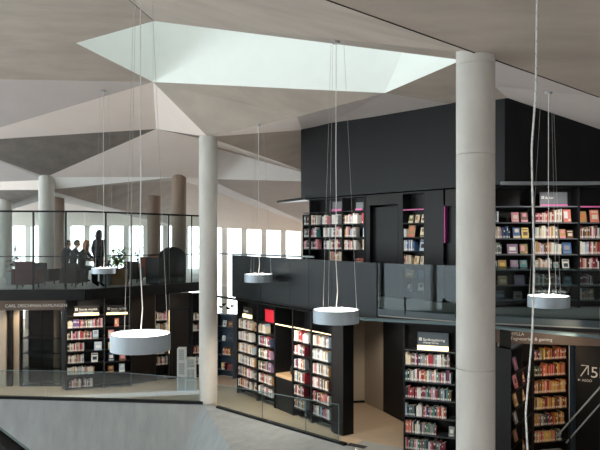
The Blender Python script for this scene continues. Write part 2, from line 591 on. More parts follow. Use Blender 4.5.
# thick pale cable hanging near the viewer
d = 6.0
prof = [(537, 0), (536.5, 50), (535.5, 95), (533, 130), (531.6, 150), (532.5, 195), (533.8, 240), (534, 275), (532.5, 330), (528.5, 380), (525.6, 412), (527.5, 450), (531, 490), (532, 560)]
pts = [at(px, py, d) for px, py in prof]
top = pts[0].copy(); top.z = ceil_z(top.x, top.y, 2) - .002
pts = [top] + pts
tw = []
for i in range(len(pts) - 1):
    for k in range(12):
        tw.append(pts[i].lerp(pts[i + 1], k / 12))
for _ in range(6):
    tw = [tw[0]] + [(tw[i - 1] + tw[i] * 2 + tw[i + 1]) / 4 for i in range(1, len(tw) - 1)] + [tw[-1]]
cb = thing('hanging_cable', 'thick twisted white cable hanging from the ceiling right of the large column', 'cable', tw[-1])
MB().tube([p - tw[-1] for p in tw], .009, 10).build('core', M['cord'], cb)
hel = []
for i, p in enumerate(tw):
    a = i * 1.9
    hel.append(p - tw[-1] + Vector((math.cos(a) * .007, math.sin(a) * .007, 0)))
MB().tube(hel, .005, 6).build('twisted_strand', M['wire'], cb)
# ------------------------------------------------------------------ bookcases
BOOKS = []      # every book of the place: dict(T, w, d, h, col, art, name parts)


def bookcase(label, p, q, z0, z1, shelves, bays=1, depth=.3, name='bookcase', back=True, bay_edges=None, sm='shelfm', panel='black', shelf_t=.022, cat='bookcase', shelf_m=None):
    p, q = Vector(p), Vector(q)
    W = (q - p).length
    ang = math.atan2((q - p).y, (q - p).x)
    t = thing(name, label, cat, (p.x, p.y, z0), ang)
    H = z1 - z0
    edges = bay_edges or [W * i / bays for i in range(bays + 1)]
    st = .022
    if back:
        MB().box(0, W, depth - .012, depth, 0, H).build('back_panel', M[panel], t)
    dd = depth - .0125
    for e in edges:
        x0 = min(max(e - st / 2, 0), W - st)
        MB().box(x0, x0 + st, 0, dd, 0, H).build('side_panel', M[sm], t)
    for i in range(len(edges) - 1):
        xa = edges[i] + (st if i == 0 else st / 2) + .0005
        xb = edges[i + 1] - (st if i == len(edges) - 2 else st / 2) - .0005
        for z in shelves:
            MB().box(xa, xb, 0.004, dd - .0005, z - z0 - shelf_t, z - z0).build('shelf', M[shelf_m or sm], t)
        MB().box(xa, xb, 0.002, dd - .0005, H - .03, H).build('top_panel', M[sm], t)
    return dict(o=t, W=W, T=Matrix.Translation((p.x, p.y, z0)) @ Matrix.Rotation(ang, 4, 'Z'), z0=z0, shelves=shelves, edges=edges, depth=depth, H=H)


ORD = ['first', 'second', 'third', 'fourth', 'fifth', 'sixth', 'seventh', 'eighth', 'ninth', 'tenth', 'eleventh', 'twelfth',
       'thirteenth', 'fourteenth', 'fifteenth', 'sixteenth', 'seventeenth', 'eighteenth', 'nineteenth', 'twentieth', 'twenty-first',
       'twenty-second', 'twenty-third', 'twenty-fourth', 'twenty-fifth', 'twenty-sixth', 'twenty-seventh', 'twenty-eighth', 'twenty-ninth', 'thirtieth'] + ['further'] * 40
PAL = {
    'cream': 'd8cdb4', 'white': 'dcdcd8', 'grey': '8d9092', 'black': '24262a', 'red': 'a63440', 'crimson': '7c2a3a', 'pink': 'd08a96',
    'blue': '44679a', 'navy': '2b3c58', 'teal': '4c7f80', 'green': '54714e', 'tan': 'b08a5c', 'brown': '6a4a36', 'orange': 'cc7a40',
    'yellow': 'd8bc62', 'mauve': '8d7490', 'salmon': 'd9806c', 'pale blue': 'a9bccb', 'olive': '7f7a4e', 'purple': '6a4f86',
}
MIX = dict(
    pale='cream cream white white white grey pink tan pale_blue brown'.split(),
    mixed='cream white grey black red pink teal navy brown green white mauve tan crimson grey'.split(),
    dark='black navy grey teal green brown black red white grey crimson pink pale_blue'.split(),
    warm='yellow tan orange brown red crimson cream yellow black salmon'.split(),
    reds='red crimson pink salmon red cream brown'.split(),
    blues='blue navy pale_blue blue white'.split(),
    bright='cream white grey red pink white crimson brown tan pale_blue black'.split(),
)
CURRENT = {}


def spines(bc, row, x0, x1, mix='mixed', hmin=.18, hmax=.25, y=.02, tmin=.018, tmax=.042, first=None):
    """stand books side by side on a shelf, from x0 to x1 metres along it"""
    z = bc['shelves'][row] - bc['z0'] + .0003
    i = bc['shelves'].index(bc['shelves'][row])
    up = bc['shelves'][row - 1] - bc['shelves'][row] - .03 if row > 0 else .3
    x = x0
    while x < x1 - tmin:
        t = random.uniform(tmin, tmax)
        if x + t > x1:
            break
        h = min(random.uniform(hmin, hmax), up)
        c = random.choice(MIX[mix]).replace('_', ' ')
        if first and x < first[1]:
            c = first[0]
        BOOKS.append(dict(bc=bc, row=row, x=x + t / 2, y=y + random.uniform(0, .012), z=z, w=t * .96, d=random.uniform(.13, .19), h=h, c=c, kind='spine'))
        x += t + random.uniform(.0005, .002)
    return x


def faceout(bc, row, xc, c, w=.15, h=.21, c2='white', y=.045):
    z = bc['shelves'][row] - bc['z0'] + .0005
    BOOKS.append(dict(bc=bc, row=row, x=xc, y=y, z=z, w=w, d=.022, h=h, c=c, c2=c2, kind='face'))


def sign(bc, x0, x1, z0, h, txt, sub=None, mt='signdark', strip='ledge', size=.07, strip_h=.06, y=.05, icon=True):
    t = bc['o']
    s = MB().box(x0, x1, y, y + .012, z0, z0 + h).build('sign_panel', M[mt], t)
    if strip:
        MB().box(x0, x1, y - .03, y - .001, z0, z0 + strip_h).build('lit_strip', M[strip], t)
    ox = x0 + .03
    if txt:
        if icon:
            mb = MB()
            for (a, b, c_, d_) in ((0, 1, 0, .2), (0, 1, .8, 1), (0, .2, .2, .8), (.8, 1, .2, .8), (.4, .6, .3, .7)):
                mb.box(ox + a * size * .8, ox + b * size * .8, y - .006, y - .0005, z0 + h * .52 + c_ * size * .8, z0 + h * .52 + d_ * size * .8)
            mb.build('sign_symbol', M['ink'], s)
            ox += size * 1.15
        lettering(txt, size, M['ink'], s, text_at(ox, y - .003, z0 + h * .52))
    if sub:
        lettering(sub, size * .62, M['ink'], s, text_at(ox, y - .003, z0 + h * .52 - size * .72))


def lx(bc, px):
    """pixel column -> distance along a bookcase's front"""
    inv = bc['T'].inverted()
    p = bc['T'] @ Vector((0, 0, 0)); q = bc['T'] @ Vector((1, 0, 0))
    v = Line(p.xy, q.xy).at(px)
    return (inv @ Vector((v.x, v.y, bc['z0']))).x


# --- upper right wall of three bookcases
URZ = [zat(v, 13.45) for v in (206, 222.3, 238.3, 254.3, 269.8, 285.3, 300)]
UR = []
edges_px = (489.5, 534, 579, 624)
ur_names = ['upper bookcase beside large column', 'upper bookcase under pink sign', 'upper right-edge bookcase']
ur_labels = ['black upper bookcase right beside the large column, mostly books facing out',
             'black upper bookcase with a grey pink edged sign at its top',
             'black upper bookcase at the right edge of the picture']
for i in range(3):
    a, b = L_WALLR.at(edges_px[i]), L_WALLR.at(edges_px[i + 1])
    b = b - Vector((.004, 0))
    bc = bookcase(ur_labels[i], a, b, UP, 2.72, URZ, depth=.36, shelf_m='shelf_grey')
    bc['nick'] = ur_names[i]
    UR.append(bc)
b0, b1, b2 = UR


def S(bc, row, pa, pb, mix='mixed', **k):
    spines(bc, row, max(lx(bc, pa), .03), min(lx(bc, pb), bc['W'] - .03), mix, **k)


def Fc(bc, row, pa, pb, c, c2='white', h=.21):
    xa, xb = lx(bc, pa), lx(bc, pb)
    faceout(bc, row, (xa + xb) / 2, c, w=max(.1, (xb - xa) * .94), h=h, c2=c2)


S(b0, 1, 493, 499.5, 'blues'); Fc(b0, 1, 512.5, 520, 'pink', 'cream'); Fc(b0, 1, 521.8, 529, 'brown', 'pink')
S(b0, 2, 493, 503, 'pale'); S(b0, 2, 503, 511, 'blues'); Fc(b0, 2, 514, 521.5, 'blue', 'cream', .22); Fc(b0, 2, 522.5, 530, 'yellow', 'brown', .22)
S(b0, 3, 493, 502, 'mixed'); Fc(b0, 3, 508, 519, 'mauve', 'white', .21); Fc(b0, 3, 521, 529, 'olive', 'pink')
Fc(b0, 4, 493, 498.3, 'pale blue', 'teal', .18); Fc(b0, 4, 499, 507.5, 'tan', 'yellow', .2); Fc(b0, 4, 511.5, 519.5, 'mauve', 'grey', .2); Fc(b0, 4, 521, 528.5, 'teal', 'grey', .2)
Fc(b0, 5, 499, 508.5, 'tan', 'cream', .2); Fc(b0, 5, 515.5, 526, 'mauve', 'grey', .21)
Fc(b0, 6, 494, 507, 'navy', 'grey', .2); Fc(b0, 6, 514.5, 523.5, 'grey', 'brown', .17)
S(b1, 1, 536, 546.5, 'reds', hmax=.2); S(b1, 1, 546.5, 554, 'reds'); S(b1, 1, 554, 563.5, 'pale', hmin=.23, hmax=.28); Fc(b1, 1, 564.5, 572.5, 'salmon', 'white', .27)
S(b1, 2, 535.5, 559.5, 'pale', hmin=.2, hmax=.26); Fc(b1, 2, 560.5, 567, 'tan', 'pink', .19); Fc(b1, 2, 568, 574.5, 'brown', 'cream', .17)
S(b1, 3, 535.5, 562.5, 'pale', hmin=.19, hmax=.27); Fc(b1, 3, 563.5, 573, 'blue', 'grey', .25)
S(b1, 4, 535.5, 554, 'pale', hmin=.17, hmax=.26); Fc(b1, 4, 554.5, 560, 'grey', 'teal', .16); Fc(b1, 4, 563.5, 570.5, 'white', 'navy', .22)
S(b1, 5, 535.5, 562, 'mixed'); Fc(b1, 5, 564, 573, 'navy', 'teal', .2)
S(b1, 6, 535.5, 568, 'mixed')
Fc(b2, 1, 580.5, 588, 'tan', 'orange', .23); Fc(b2, 1, 591.5, 600.5, 'salmon', 'cream', .26); Fc(b2, 1, 602, 610, 'cream', 'tan', .24)
S(b2, 2, 580.5, 618, 'bright', hmin=.2, hmax=.27)
S(b2, 3, 580.5, 614, 'bright', hmin=.2, hmax=.27)
S(b2, 4, 580.5, 610, 'bright', hmin=.17, hmax=.27)
S(b2, 5, 580.5, 595, 'mixed'); S(b2, 6, 580.5, 595, 'mixed')
zt = URZ[0] - UP
sign(b1, lx(b1, 541), lx(b1, 568.5), zt + .001, .29, 'Bøker', None, 'signpale', 'pink', .07, .035, y=.06)
MB().box(.03, b2['W'] - .03, .0, .003, zt - .03, zt + .0).build('pink_edge', M['pink'], b2['o'])

# --- narrow upper bookcase between dark doors
nbz = [zat(v, 14.95) for v in (208.5, 222.7, 237, 251, 265, 279, 293)]
nb = bookcase('narrow black upper bookcase between two dark doors, blue books on one shelf', L_WALL.at(402, .06), L_WALL.at(424.5, .06), UP, 2.72, nbz)
nb['nick'] = 'narrow upper bookcase between doors'
Fc(nb, 1, 407, 411.5, 'olive', 'cream', .19); Fc(nb, 1, 413.5, 417.5, 'cream', 'tan', .19); Fc(nb, 1, 420, 423, 'cream', 'brown', .19)
S(nb, 2, 402.5, 405.5, 'pale', hmax=.2); Fc(nb, 2, 406, 413, 'tan', 'salmon', .28); Fc(nb, 2, 418.5, 423, 'cream', 'olive', .22)
S(nb, 3, 402.5, 414, 'blues', hmin=.22, hmax=.27); Fc(nb, 3, 418, 423, 'pale blue', 'black', .27)
S(nb, 4, 402.5, 411, 'pale'); Fc(nb, 4, 412.5, 417, 'cream', 'tan', .2); Fc(nb, 4, 418.5, 423, 'cream', 'grey', .2)
Fc(nb, 5, 403, 412, 'tan', 'cream', .2); Fc(nb, 5, 416, 423, 'blue', 'teal', .2)
Fc(nb, 6, 405, 410, 'mauve', 'white', .2); Fc(nb, 6, 416, 422, 'white', 'brown', .22)
MB().box(.03, nb['W'] - .03, 0, .003, nbz[0] - UP - .03, nbz[0] - UP).build('pink_edge', M['pink'], nb['o'])

# --- upper left bookcase with open end shelves
ulz = [zat(v, 17.2) for v in (211.5, 224.2, 237, 249.3, 261.5)]
pL, pR = L_WALL.at(309.5, .06), L_WALL.at(364.5, .06)
W_ = (pR - pL).length
tmpL = Line(pL, pR)
mid = (tmpL.at(342) - pL).length
ul = bookcase('black upper bookcase behind the slate balustrade, four shelves of pale books', pL, pR, UP, 2.72, ulz, bay_edges=[0, mid, W_])
ul['nick'] = 'upper bookcase behind slate balustrade'
for r, segs in enumerate([((310, 317, 'mixed'), (321, 328, 'pale'), (331, 338, 'pale'), (343, 357, 'pale'), (361, 364, 'warm')),
                          ((310, 317.5, 'mixed'), (322.5, 329, 'pale'), (330, 341.2, 'pale'), (344, 356, 'bright'), (362, 364, 'pale')),
                          ((310.5, 318, 'dark'), (323, 330, 'pale'), (330, 341.3, 'bright'), (343.5, 356, 'pale'), (361, 364, 'pale')),
                          ((329, 341.3, 'pale'),)]):
    for a, b, mx in segs:
        S(ul, r + 1, a, b, mx, hmin=.2, hmax=.27, tmin=.03, tmax=.06)
S(ul, 4, 355, 362, 'reds', hmin=.1, hmax=.12)
sign(ul, lx(ul, 331.5), lx(ul, 341), ulz[0] - UP + .001, .25, None, None, 'signpale', 'pink', .07, .06, y=.04)
sign(ul, lx(ul, 355), lx(ul, 362), ulz[0] - UP + .001, .2, None, None, 'signpale', 'pink', .07, .04, y=.04)
pE = L_WALL.at(302.5, .06); pE2 = L_WALL.at(309.3, .06)
eb = bookcase('open end shelves with grey books at the left end of the upper bookcase', pE, pE2 - (pE2 - pE).normalized() * .004, UP, 2.3, ulz, back=False, depth=.28, name='end_shelf')
eb['nick'] = 'upper wall open end shelves'
for r in (1, 2, 3):
    S(eb, r, 303, 309, 'dark', hmin=.2, hmax=.25)

# --- dark doors and panels between upper bookcases
def panel(name, px0, px1, z0, z1, m, o_=.06, th=.3, parent=None, line=L_WALL):
    a, b = line.at(px0, o_), line.at(px1, o_)
    e = (b - a).normalized() * .004
    return wall_prism(name, M[m], [a + e, b - e], z0, z1, th)


struct(panel('wall_oak_band', 364.5, 402, zat(205, 16), 2.72, 'brown', .08, .28))
struct(panel('door_1', 370, 398, UP, zat(207, 16), 'blackwall', .2, .1))
struct(panel('wall_dark_reveal', 364.5, 370, UP, zat(205, 16), 'black', .08, .28))
struct(panel('wall_oak_strip', 398, 402, UP, zat(205, 16), 'black', .08, .28))
struct(panel('wall_dark_panel', 424.5, 443.4, UP, 2.72, 'black', .06, .3))
struct(panel('trim_magenta_lit_edge', 443.6, 445.2, zat(243, 14.4), zat(206, 14.4), 'magenta', .05, .1))  # door edge in magenta light, the light put into its colour
struct(panel('door_2', 445, 489, UP, zat(205, 14.2), 'blackwall', .16, .1))
struct(panel('wall_oak_lintel', 445, 489, zat(205, 14.2), 2.72, 'brown', .08, .28))

# --- lower central bookcase
LCZ = [zat(v, 13.25) for v in (349, 364.5, 380.3, 397.5, 415.3, 432.5, 448.8)]
pc0, pc1 = L_CEN.at(403.5), L_CEN.at(497)
e1 = (L_CEN.at(456) - pc0).length
e2 = (L_CEN.at(460.5) - pc0).length
WC = (pc1 - pc0).length
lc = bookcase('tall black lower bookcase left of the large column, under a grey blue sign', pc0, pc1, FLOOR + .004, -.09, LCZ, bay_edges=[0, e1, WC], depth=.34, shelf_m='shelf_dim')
lc['nick'] = 'lower bookcase beside large column'
S(lc, 1, 405, 411, 'pale', first=('cream', .12)); S(lc, 1, 411, 418, 'bright'); S(lc, 1, 418, 450, 'mixed', hmin=.19, hmax=.25)
S(lc, 2, 404.5, 411, 'dark', hmax=.22); S(lc, 2, 411, 436, 'bright', hmin=.19, hmax=.25); S(lc, 2, 436, 451, 'dark')
S(lc, 3, 404.8, 408, 'dark'); S(lc, 3, 408, 415, 'reds'); S(lc, 3, 415, 452, 'dark', hmin=.19, hmax=.25)
S(lc, 4, 404.8, 416, 'dark'); S(lc, 4, 416, 423, 'pale', first=('white', 9)); S(lc, 4, 423, 437, 'dark'); S(lc, 4, 437, 447, 'reds', hmin=.2, hmax=.24)
S(lc, 5, 404.8, 412, 'reds', first=('salmon', .14)); S(lc, 5, 412, 420, 'bright'); S(lc, 5, 420, 436, 'dark'); Fc(lc, 5, 448, 454, 'grey', 'white', .2)
S(lc, 6, 404.8, 446, 'dark', hmin=.18, hmax=.25)
sign(lc, lx(lc, 417), lx(lc, 448), LCZ[0] - FLOOR - .004 + .001, .36, 'Språkopplæring', 'Language learning', 'signgrey', 'ledge', .07, .09, y=.06)

# --- lower right bookcases in the niche
dR = 13.15
lrz = [zat(v, dR) for v in (360, 376.5, 393.5, 409.7, 426, 442.5, 458)]
lr = bookcase('lower right bookcase in warm light, full of yellow, red and brown books', pd(533.5, 13.1), pd(569, 13.3), FLOOR + .004, -.24, lrz)
lr['nick'] = 'warm lit lower right bookcase'
S(lr, 0, 535, 543, 'dark', hmin=.16, hmax=.2); S(lr, 0, 544.5, 568, 'warm', hmin=.17, hmax=.26)
S(lr, 1, 535, 543.5, 'dark', hmin=.17, hmax=.2); S(lr, 1, 544, 569, 'warm', hmin=.2, hmax=.25)
S(lr, 2, 535, 569, 'warm', hmin=.2, hmax=.25); S(lr, 3, 535, 569, 'warm', hmin=.19, hmax=.25)
S(lr, 4, 535, 541.5, 'warm', first=('tan', .15)); S(lr, 4, 541.5, 555, 'dark'); S(lr, 4, 555, 567, 'warm', hmax=.26)
S(lr, 5, 535, 556, 'warm', hmax=.22); S(lr, 5, 557, 563, 'dark'); S(lr, 6, 535, 569, 'warm')
ps0, ps1 = pd(511, 11.7), pd(532.8, 13.05)
ls = bookcase('dark bookcase turned sideways in the lower right niche, single books facing out', ps0, ps1, FLOOR + .004, -.37, [z - .02 for z in lrz], bays=2, depth=.28)
ls['nick'] = 'sideways lower right bookcase'
for r, (c, c2) in enumerate((('mauve', 'pink'), ('pink', 'brown'), ('tan', 'cream'), ('grey', 'white'), ('tan', 'pink'), ('brown', 'salmon'))):
    faceout(ls, r, ls['W'] * .36, c, w=.2, h=.24, c2=c2)
    if r in (1, 2, 5):
        faceout(ls, r, ls['W'] * .7, 'tan' if r > 1 else 'crimson', w=.16, h=.2, c2='cream')

# --- lower angled wall: two double bookcases with a reading niche between
AZ = [zat(v, 14.83) for v in (335, 349, 363.3, 378, 392.5, 407, 421)]
az_bot, az_top = FLOOR + .004, -.066
angs = [('angled bookcase left of the red box', (237, 257), 'first angled bookcase from the left, a small lit sign on top', 'leftmost angled bookcase'),
        ('', (257, 274.5), 'angled bookcase with a bright red box on its top shelf', 'angled bookcase with red box'),
        ('', (292.5, 311), 'angled bookcase right of the reading niche, red and white books at its top', 'angled bookcase right of niche'),
        ('', (311, 332), 'last angled bookcase before the dark opening, under a pendant lamp', 'rightmost angled bookcase')]
AB = []
for _, (a, b), lab, nick in angs:
    pa, pb = L_ANG.at(a), L_ANG.at(b)
    pb = pb - (pb - pa).normalized() * .004
    bc = bookcase(lab, pa, pb, az_bot, az_top, AZ, depth=.32)
    bc['nick'] = nick
    AB.append(bc)
for bi, bc in enumerate(AB):
    a, b = angs[bi][1]
    fills = [(.66, .9), (.72, .9), (.64, .7), (.85, .9)][bi]
    for r in range(1, 7):
        w = bc['W']
        if bi == 1 and r == 1:
            spines(bc, r, .03, w * .45, 'pale'); continue
        fr = random.uniform(*fills)
        mx = ['pale', 'mixed', 'bright', 'pale'][bi] if r < 5 else 'bright'
        if bi == 2 and r == 1:
            spines(bc, r, .03, w * .28, 'pale', first=('cream', .3), hmin=.24, hmax=.27); spines(bc, r, w * .3, w * .5, 'reds', first=('red', 9), hmin=.24, hmax=.27); spines(bc, r, w * .5, w * .85, 'pale', first=('white', 9)); continue
        e = spines(bc, r, .03, w * fr - .03, mx, hmin=.2, hmax=.26, tmin=.025, tmax=.055)
        if fr < .75 and random.random() < .5 and bi != 2:
            faceout(bc, r, w * .85, random.choice(['tan', 'cream', 'olive', 'grey']), w=.17, h=.21, c2='brown')
sign(AB[0], .3, .8 if AB[0]['W'] > .85 else AB[0]['W'] - .05, AZ[0] - az_bot + .001, .3, 'Musikk', 'og film', 'signdark', 'ledge', .09, .1, y=.04, icon=False)
rb = thing('red_box', 'bright red storage box on the top shelf of an angled bookcase', 'box', AB[1]['T'] @ Vector((AB[1]['W'] * .62, .16, AZ[0] - az_bot + .0005)), L_ANG.ang)
MB().box(-.22, .22, -.11, .11, 0, .3).build('body', M['red'], rb, .008)
MB().box(-.225, .225, -.115, .115, .3005, .33).build('lid', M['red'], rb, .006)
for bc in (AB[2], AB[3]):
    MB().box(.05, bc['W'] - .05, .002, .012, AZ[0] - az_bot + .0, AZ[0] - az_bot + .02).build('lit_strip', M['ledge'], bc['o'])

# reading niche: cushion bench between bookcases
na, nb_ = L_ANG.at(274.7), L_ANG.at(292.3)
nt = thing('reading_niche', 'dark reading niche with a pale cushioned seat between the angled bookcases', 'alcove', (na.x, na.y, az_bot), L_ANG.ang)
NW = (nb_ - na).length - .004

nzs = zat(378, 16.2) - az_bot
MB().box(-.3, NW + .3, .9, .93, 0, az_top - az_bot + .005).build('back_panel', M['black'], nt)
MB().box(0, .02, .0, .8995, 0, az_top - az_bot).build('side_panel', M['black'], nt)
MB().box(NW - .02, NW, .0, .8995, 0, az_top - az_bot).build('side_panel', M['black'], nt)
MB().box(.022, NW - .022, .02, .88, 0, nzs - .08).build('bench', M['black'], nt)
MB().box(.022, NW - .022, .01, .87, nzs - .079, nzs).build('cushion', M['wood'], nt, .015)
MB().box(.03, NW - .03, .0, .012, AZ[0] - az_bot - .01, AZ[0] - az_bot + .015).build('lit_strip', M['ledge'], nt)
bg = thing('shoulder_bag', 'black bag slumped on the seat of the reading niche', 'bag', Matrix.Translation((na.x, na.y, az_bot)) @ Matrix.Rotation(L_ANG.ang, 4, 'Z') @ Vector((NW * .62, .35, nzs + .001)), L_ANG.ang)
MB().lathe([(.13, 0), (.17, .04), (.17, .16), (.13, .27), (.05, .33)], 20).build('body', M['charcoal'], bg)
MB().tube([(-.1, 0, .28), (-.07, -.02, .42), (.04, -.02, .46), (.1, 0, .28)], .014, 8).build('strap', M['charcoal'], bg)

# dark end wall right of the angled bookcases, recess with beige wall, dark door
e0, e1_ = L_ANG.at(332.2), L_ANG.at(343)
struct(wall_prism('wall_end_dark', M['black'], [e0 + L_ANG.d * .0, e1_], FLOOR + .004, -.07, .3))
q0 = e1_ + L_ANG.d * .004
q1 = Vector((pd(353.5, 14.65).x, pd(353.5, 14.65).y))
struct(wall_prism('wall_end_pillar', M['brown'], [q0, q1], FLOOR + .004, -.07, .3))
r0, r1, r2, r3 = pd(340, 17.3), pd(364.5, 17.4), pd(383, 16.5), pd(415, 15.0)
struct(wall_prism('wall_recess_left', M['beige'], [r0, r1], FLOOR + .004, -.07, .1))
struct(wall_prism('wall_recess', M['beige'], [r1 + Vector((.0, .0)), r2], FLOOR + .004, -.07, .1))
struct(wall_prism('door_3', M['black'], [r2 + Vector((.004, -.004)), r3], FLOOR + .004, -.07, .1))
struct(MB().prism([r0 - Vector((0, .02)), r1 + Vector((0, -.03)), r1 + Vector((0, -.001)), r0 + Vector((0, -.001))], FLOOR + .004, FLOOR + .06).build('baseboard_recess', M['black']))

# niche walls, lower right
struct(wall_prism('wall_niche_back', M['black'], [pd(500, 12.2), pd(511, 11.75)], FLOOR + .004, -.07, .2, Vector((.2, 1)).normalized()) )
cw = wall_prism('wall_sign_dark', M['blackwall'], [pd(573, 13.2), pd(680, 12.4)], FLOOR + .004, -.07, .2)
struct(cw)
struct(wall_prism('trim_blue_edge', M['blue'], [pd(569.5, 13.15), pd(572.8, 13.1)], FLOOR + .004, -.07, .2))
# header band with text, above the niche
hA, hB = pd(497, 12.25), pd(680, 11.55)
hl = Line(hA, hB)
hd = thing('niche_header', 'brown warm lit header band with white text above the lower right niche', 'sign', (hA.x, hA.y, 0), hl.ang)
HW = (hB - hA).length
zh0 = zat(344, 12.1)
MB().box(0, HW, 0, .12, zh0, .015).build('band', M['header'], hd)
inv = (Matrix.Translation((hA.x, hA.y, 0)) @ Matrix.Rotation(hl.ang, 4, 'Z')).inverted()
def hloc(px):
    v = hl.at(px); return (inv @ Vector((v.x, v.y, 0))).x
lettering('HYLLA', .085, M['ink'], hd, text_at(hloc(510), -.003, zat(335.2, 12.2)))
lettering('Tegneserier & gaming', .085, M['ink'], hd, text_at(hloc(510), -.003, zat(339.8, 12.2)))
mb = MB()
for k in (0, 1):
    mb.box(hloc(504), hloc(504) + .05, -.004, -.0005, zat(335.5 + 4 * k, 12.2), zat(335.5 + 4 * k, 12.2) + .03)
mb.build('sign_symbol', M['ink'], hd)

# wayfinding sign on the dark wall
wl = Line(pd(573, 13.2), pd(680, 12.4))
ws0 = wl.at(578, -.004)
ws = thing('wayfinding_sign', 'white arrow and large 5M painted on the dark wall by the stair', 'sign', (ws0.x, ws0.y, 0), wl.ang)
lettering('5M', .31, M['white'], ws, text_at(.225, -.002, zat(378, 13)), name='large_lettering')
mb = MB()
mb.tube([(.05, -.004, zat(377.5, 13)), (.18, -.004, zat(366.8, 13))], .011, 6).tube([(.06, -.004, zat(366.5, 13)), (.19, -.004, zat(366.5, 13)), (.19, -.004, zat(375.5, 13))], .011, 6)
mb.build('arrow', M['white'], ws)
lettering('AEGO', .07, M['white'], ws, text_at(.07, -.002, zat(382.6, 13)), name='small_lettering')
MB().add([(.0, -.002, zat(380.2, 13)), (.05, -.002, zat(381.3, 13)), (.0, -.002, zat(382.6, 13))], [(0, 1, 2)]).build('small_arrow', M['white'], ws)

# stair handrails
hr = thing('stair_handrail', 'pair of thin steel handrails rising past the dark sign wall', 'handrail', at(570, 440, 12.2))
o0 = at(570, 440, 12.2)
for (a, b) in (((556, 437), (612, 374)), ((566, 443), (616, 386))):
    A_, B_ = at(a[0], a[1], 12.3) - o0, at(b[0], b[1], 11.9) - o0
    MB().tube([A_, B_], .016, 8).build('rail', M['alu'], hr)
for u in (.25, .8):
    A_ = at(556, 437, 12.3).lerp(at(612, 374, 11.9), u) - o0
    MB().tube([A_, Vector((A_.x, A_.y, FLOOR - o0.z + .005))], .014, 8).build('post', M['steel'], hr)

# --- lower left
LZ = [zat(v, 18.8) for v in (316.2, 328.7, 340.3, 352, 364, 375.4, 388.5)]
pA, pB = pd(66, 18.8), pd(104.3, 19.1)
pC = Line(pA, pB).at(131.5)
l1 = bookcase('wide black lower left bookcase with a lit sign, seven shelves, leftmost of its pair', pA, pB - Vector((.004, 0)), FLOOR + .004, -.09, LZ, depth=.34)
l1['nick'] = 'wide lower left bookcase'
l2 = bookcase('black lower left bookcase behind the large pendant lamp, books facing out', pB, pC, FLOOR + .004, -.09, LZ, depth=.34)
l2['nick'] = 'bookcase behind large pendant lamp'
S(l1, 1, 66.5, 73, 'pale', first=('cream', .22), hmax=.22); S(l1, 1, 73, 79.5, 'mixed', first=('purple', 9), hmin=.24); S(l1, 1, 79.5, 103, 'bright', hmin=.2, hmax=.27)
S(l1, 2, 67, 92, 'bright', hmin=.18, hmax=.25); Fc(l1, 2, 92.5, 98.5, 'pale blue', 'grey', .25)
S(l1, 3, 67.5, 85, 'bright', hmin=.2, hmax=.25); Fc(l1, 3, 94, 102, 'pale blue', 'white', .25)
S(l1, 4, 67, 84.5, 'bright', hmin=.2, hmax=.26); Fc(l1, 4, 91, 98, 'white', 'navy', .27)
S(l1, 5, 67, 95, 'pale', hmin=.19, hmax=.24); S(l1, 6, 69, 82, 'pale'); S(l1, 6, 82.5, 94, 'bright', hmin=.2)
Fc(l2, 1, 114.5, 119, 'salmon', 'cream', .24)
Fc(l2, 2, 108, 114, 'pink', 'cream', .24); Fc(l2, 2, 119.5, 124, 'grey', 'white', .22)
Fc(l2, 3, 108, 115, 'cream', 'green', .22)
Fc(l2, 4, 108, 114.5, 'navy', 'white', .26); Fc(l2, 4, 119, 126, 'brown', 'pink', .27)
Fc(l2, 5, 107.5, 114, 'brown', 'tan', .2); Fc(l2, 5, 119, 125, 'pale blue', 'white', .24)
sign(l1, lx(l1, 74), lx(l1, 99), LZ[0] - FLOOR - .003, .28, 'Norsk musikk', 'Norwegian music', 'signdark', 'ledge', .09, .07, y=.05)
sign(l2, lx(l2, 106.5), lx(l2, 127.5), LZ[0] - FLOOR - .003, .28, 'Noter og film', 'Sheet music', 'signdark', 'ledge', .08, .06, y=.05)
# dark panelled wall to the right of it, small bookcase in it
pD0, pD1 = pd(131.8, 19.6), pd(155, 20.1)
struct(wall_prism('wall_left_oak', M['brown'], [pD0, pD1], FLOOR + .004, -.07, .35))
sbz = [zat(v, 20.2) for v in (320.5, 331.5, 343, 354, 365, 377)]
sb = bookcase('small dark bookcase with yellow lit edges right of the large pendant lamp', pd(155.3, 20.1), pd(169.2, 20.3), FLOOR + .004, -.066, sbz, depth=.3)
sb['nick'] = 'small bookcase right of pendant'
S(sb, 0, 156, 168, 'bright', hmin=.2, hmax=.26); S(sb, 1, 156, 168, 'pale'); S(sb, 3, 156, 165, 'pale', hmax=.2); S(sb, 4, 156, 168, 'bright', hmin=.2, hmax=.27)
for x in (.0, sb['W'] - .012):
    MB().box(x, x + .012, -.012, -.001, sbz[3] - FLOOR, sbz[0] - FLOOR + .3).build('lit_edge', M['ledge'] if x > 0 else M['wood'], sb['o'])
dp0, dp1 = pd(169.5, 20.3), pd(192, 20.5)
struct(wall_prism('door_4', M['brown'], [dp0, dp1], FLOOR + .004, -.07, .3))
mb = MB()
xa = (dp1 - dp0).length
T_ = Matrix.Translation((dp0.x, dp0.y, 0)) @ Matrix.Rotation(math.atan2((dp1 - dp0).y, (dp1 - dp0).x), 4, 'Z')
for (a, b, c, d_) in ((.08, .14, -2.6, -.6), (.55, .61, -2.6, -.6), (.08, .61, -.6, -.52)):
    mb.box(a, b, -.03, -.001, c, d_, 0, T_)
struct(mb.build('trim_door_frame', M['steel']))
pbk = bookcase('dark bookcase peeking out left of the tall centre column', pd(192.4, 20.2), pd(206, 20.4), FLOOR + .004, -.066, sbz, depth=.3)
pbk['nick'] = 'bookcase left of centre column'
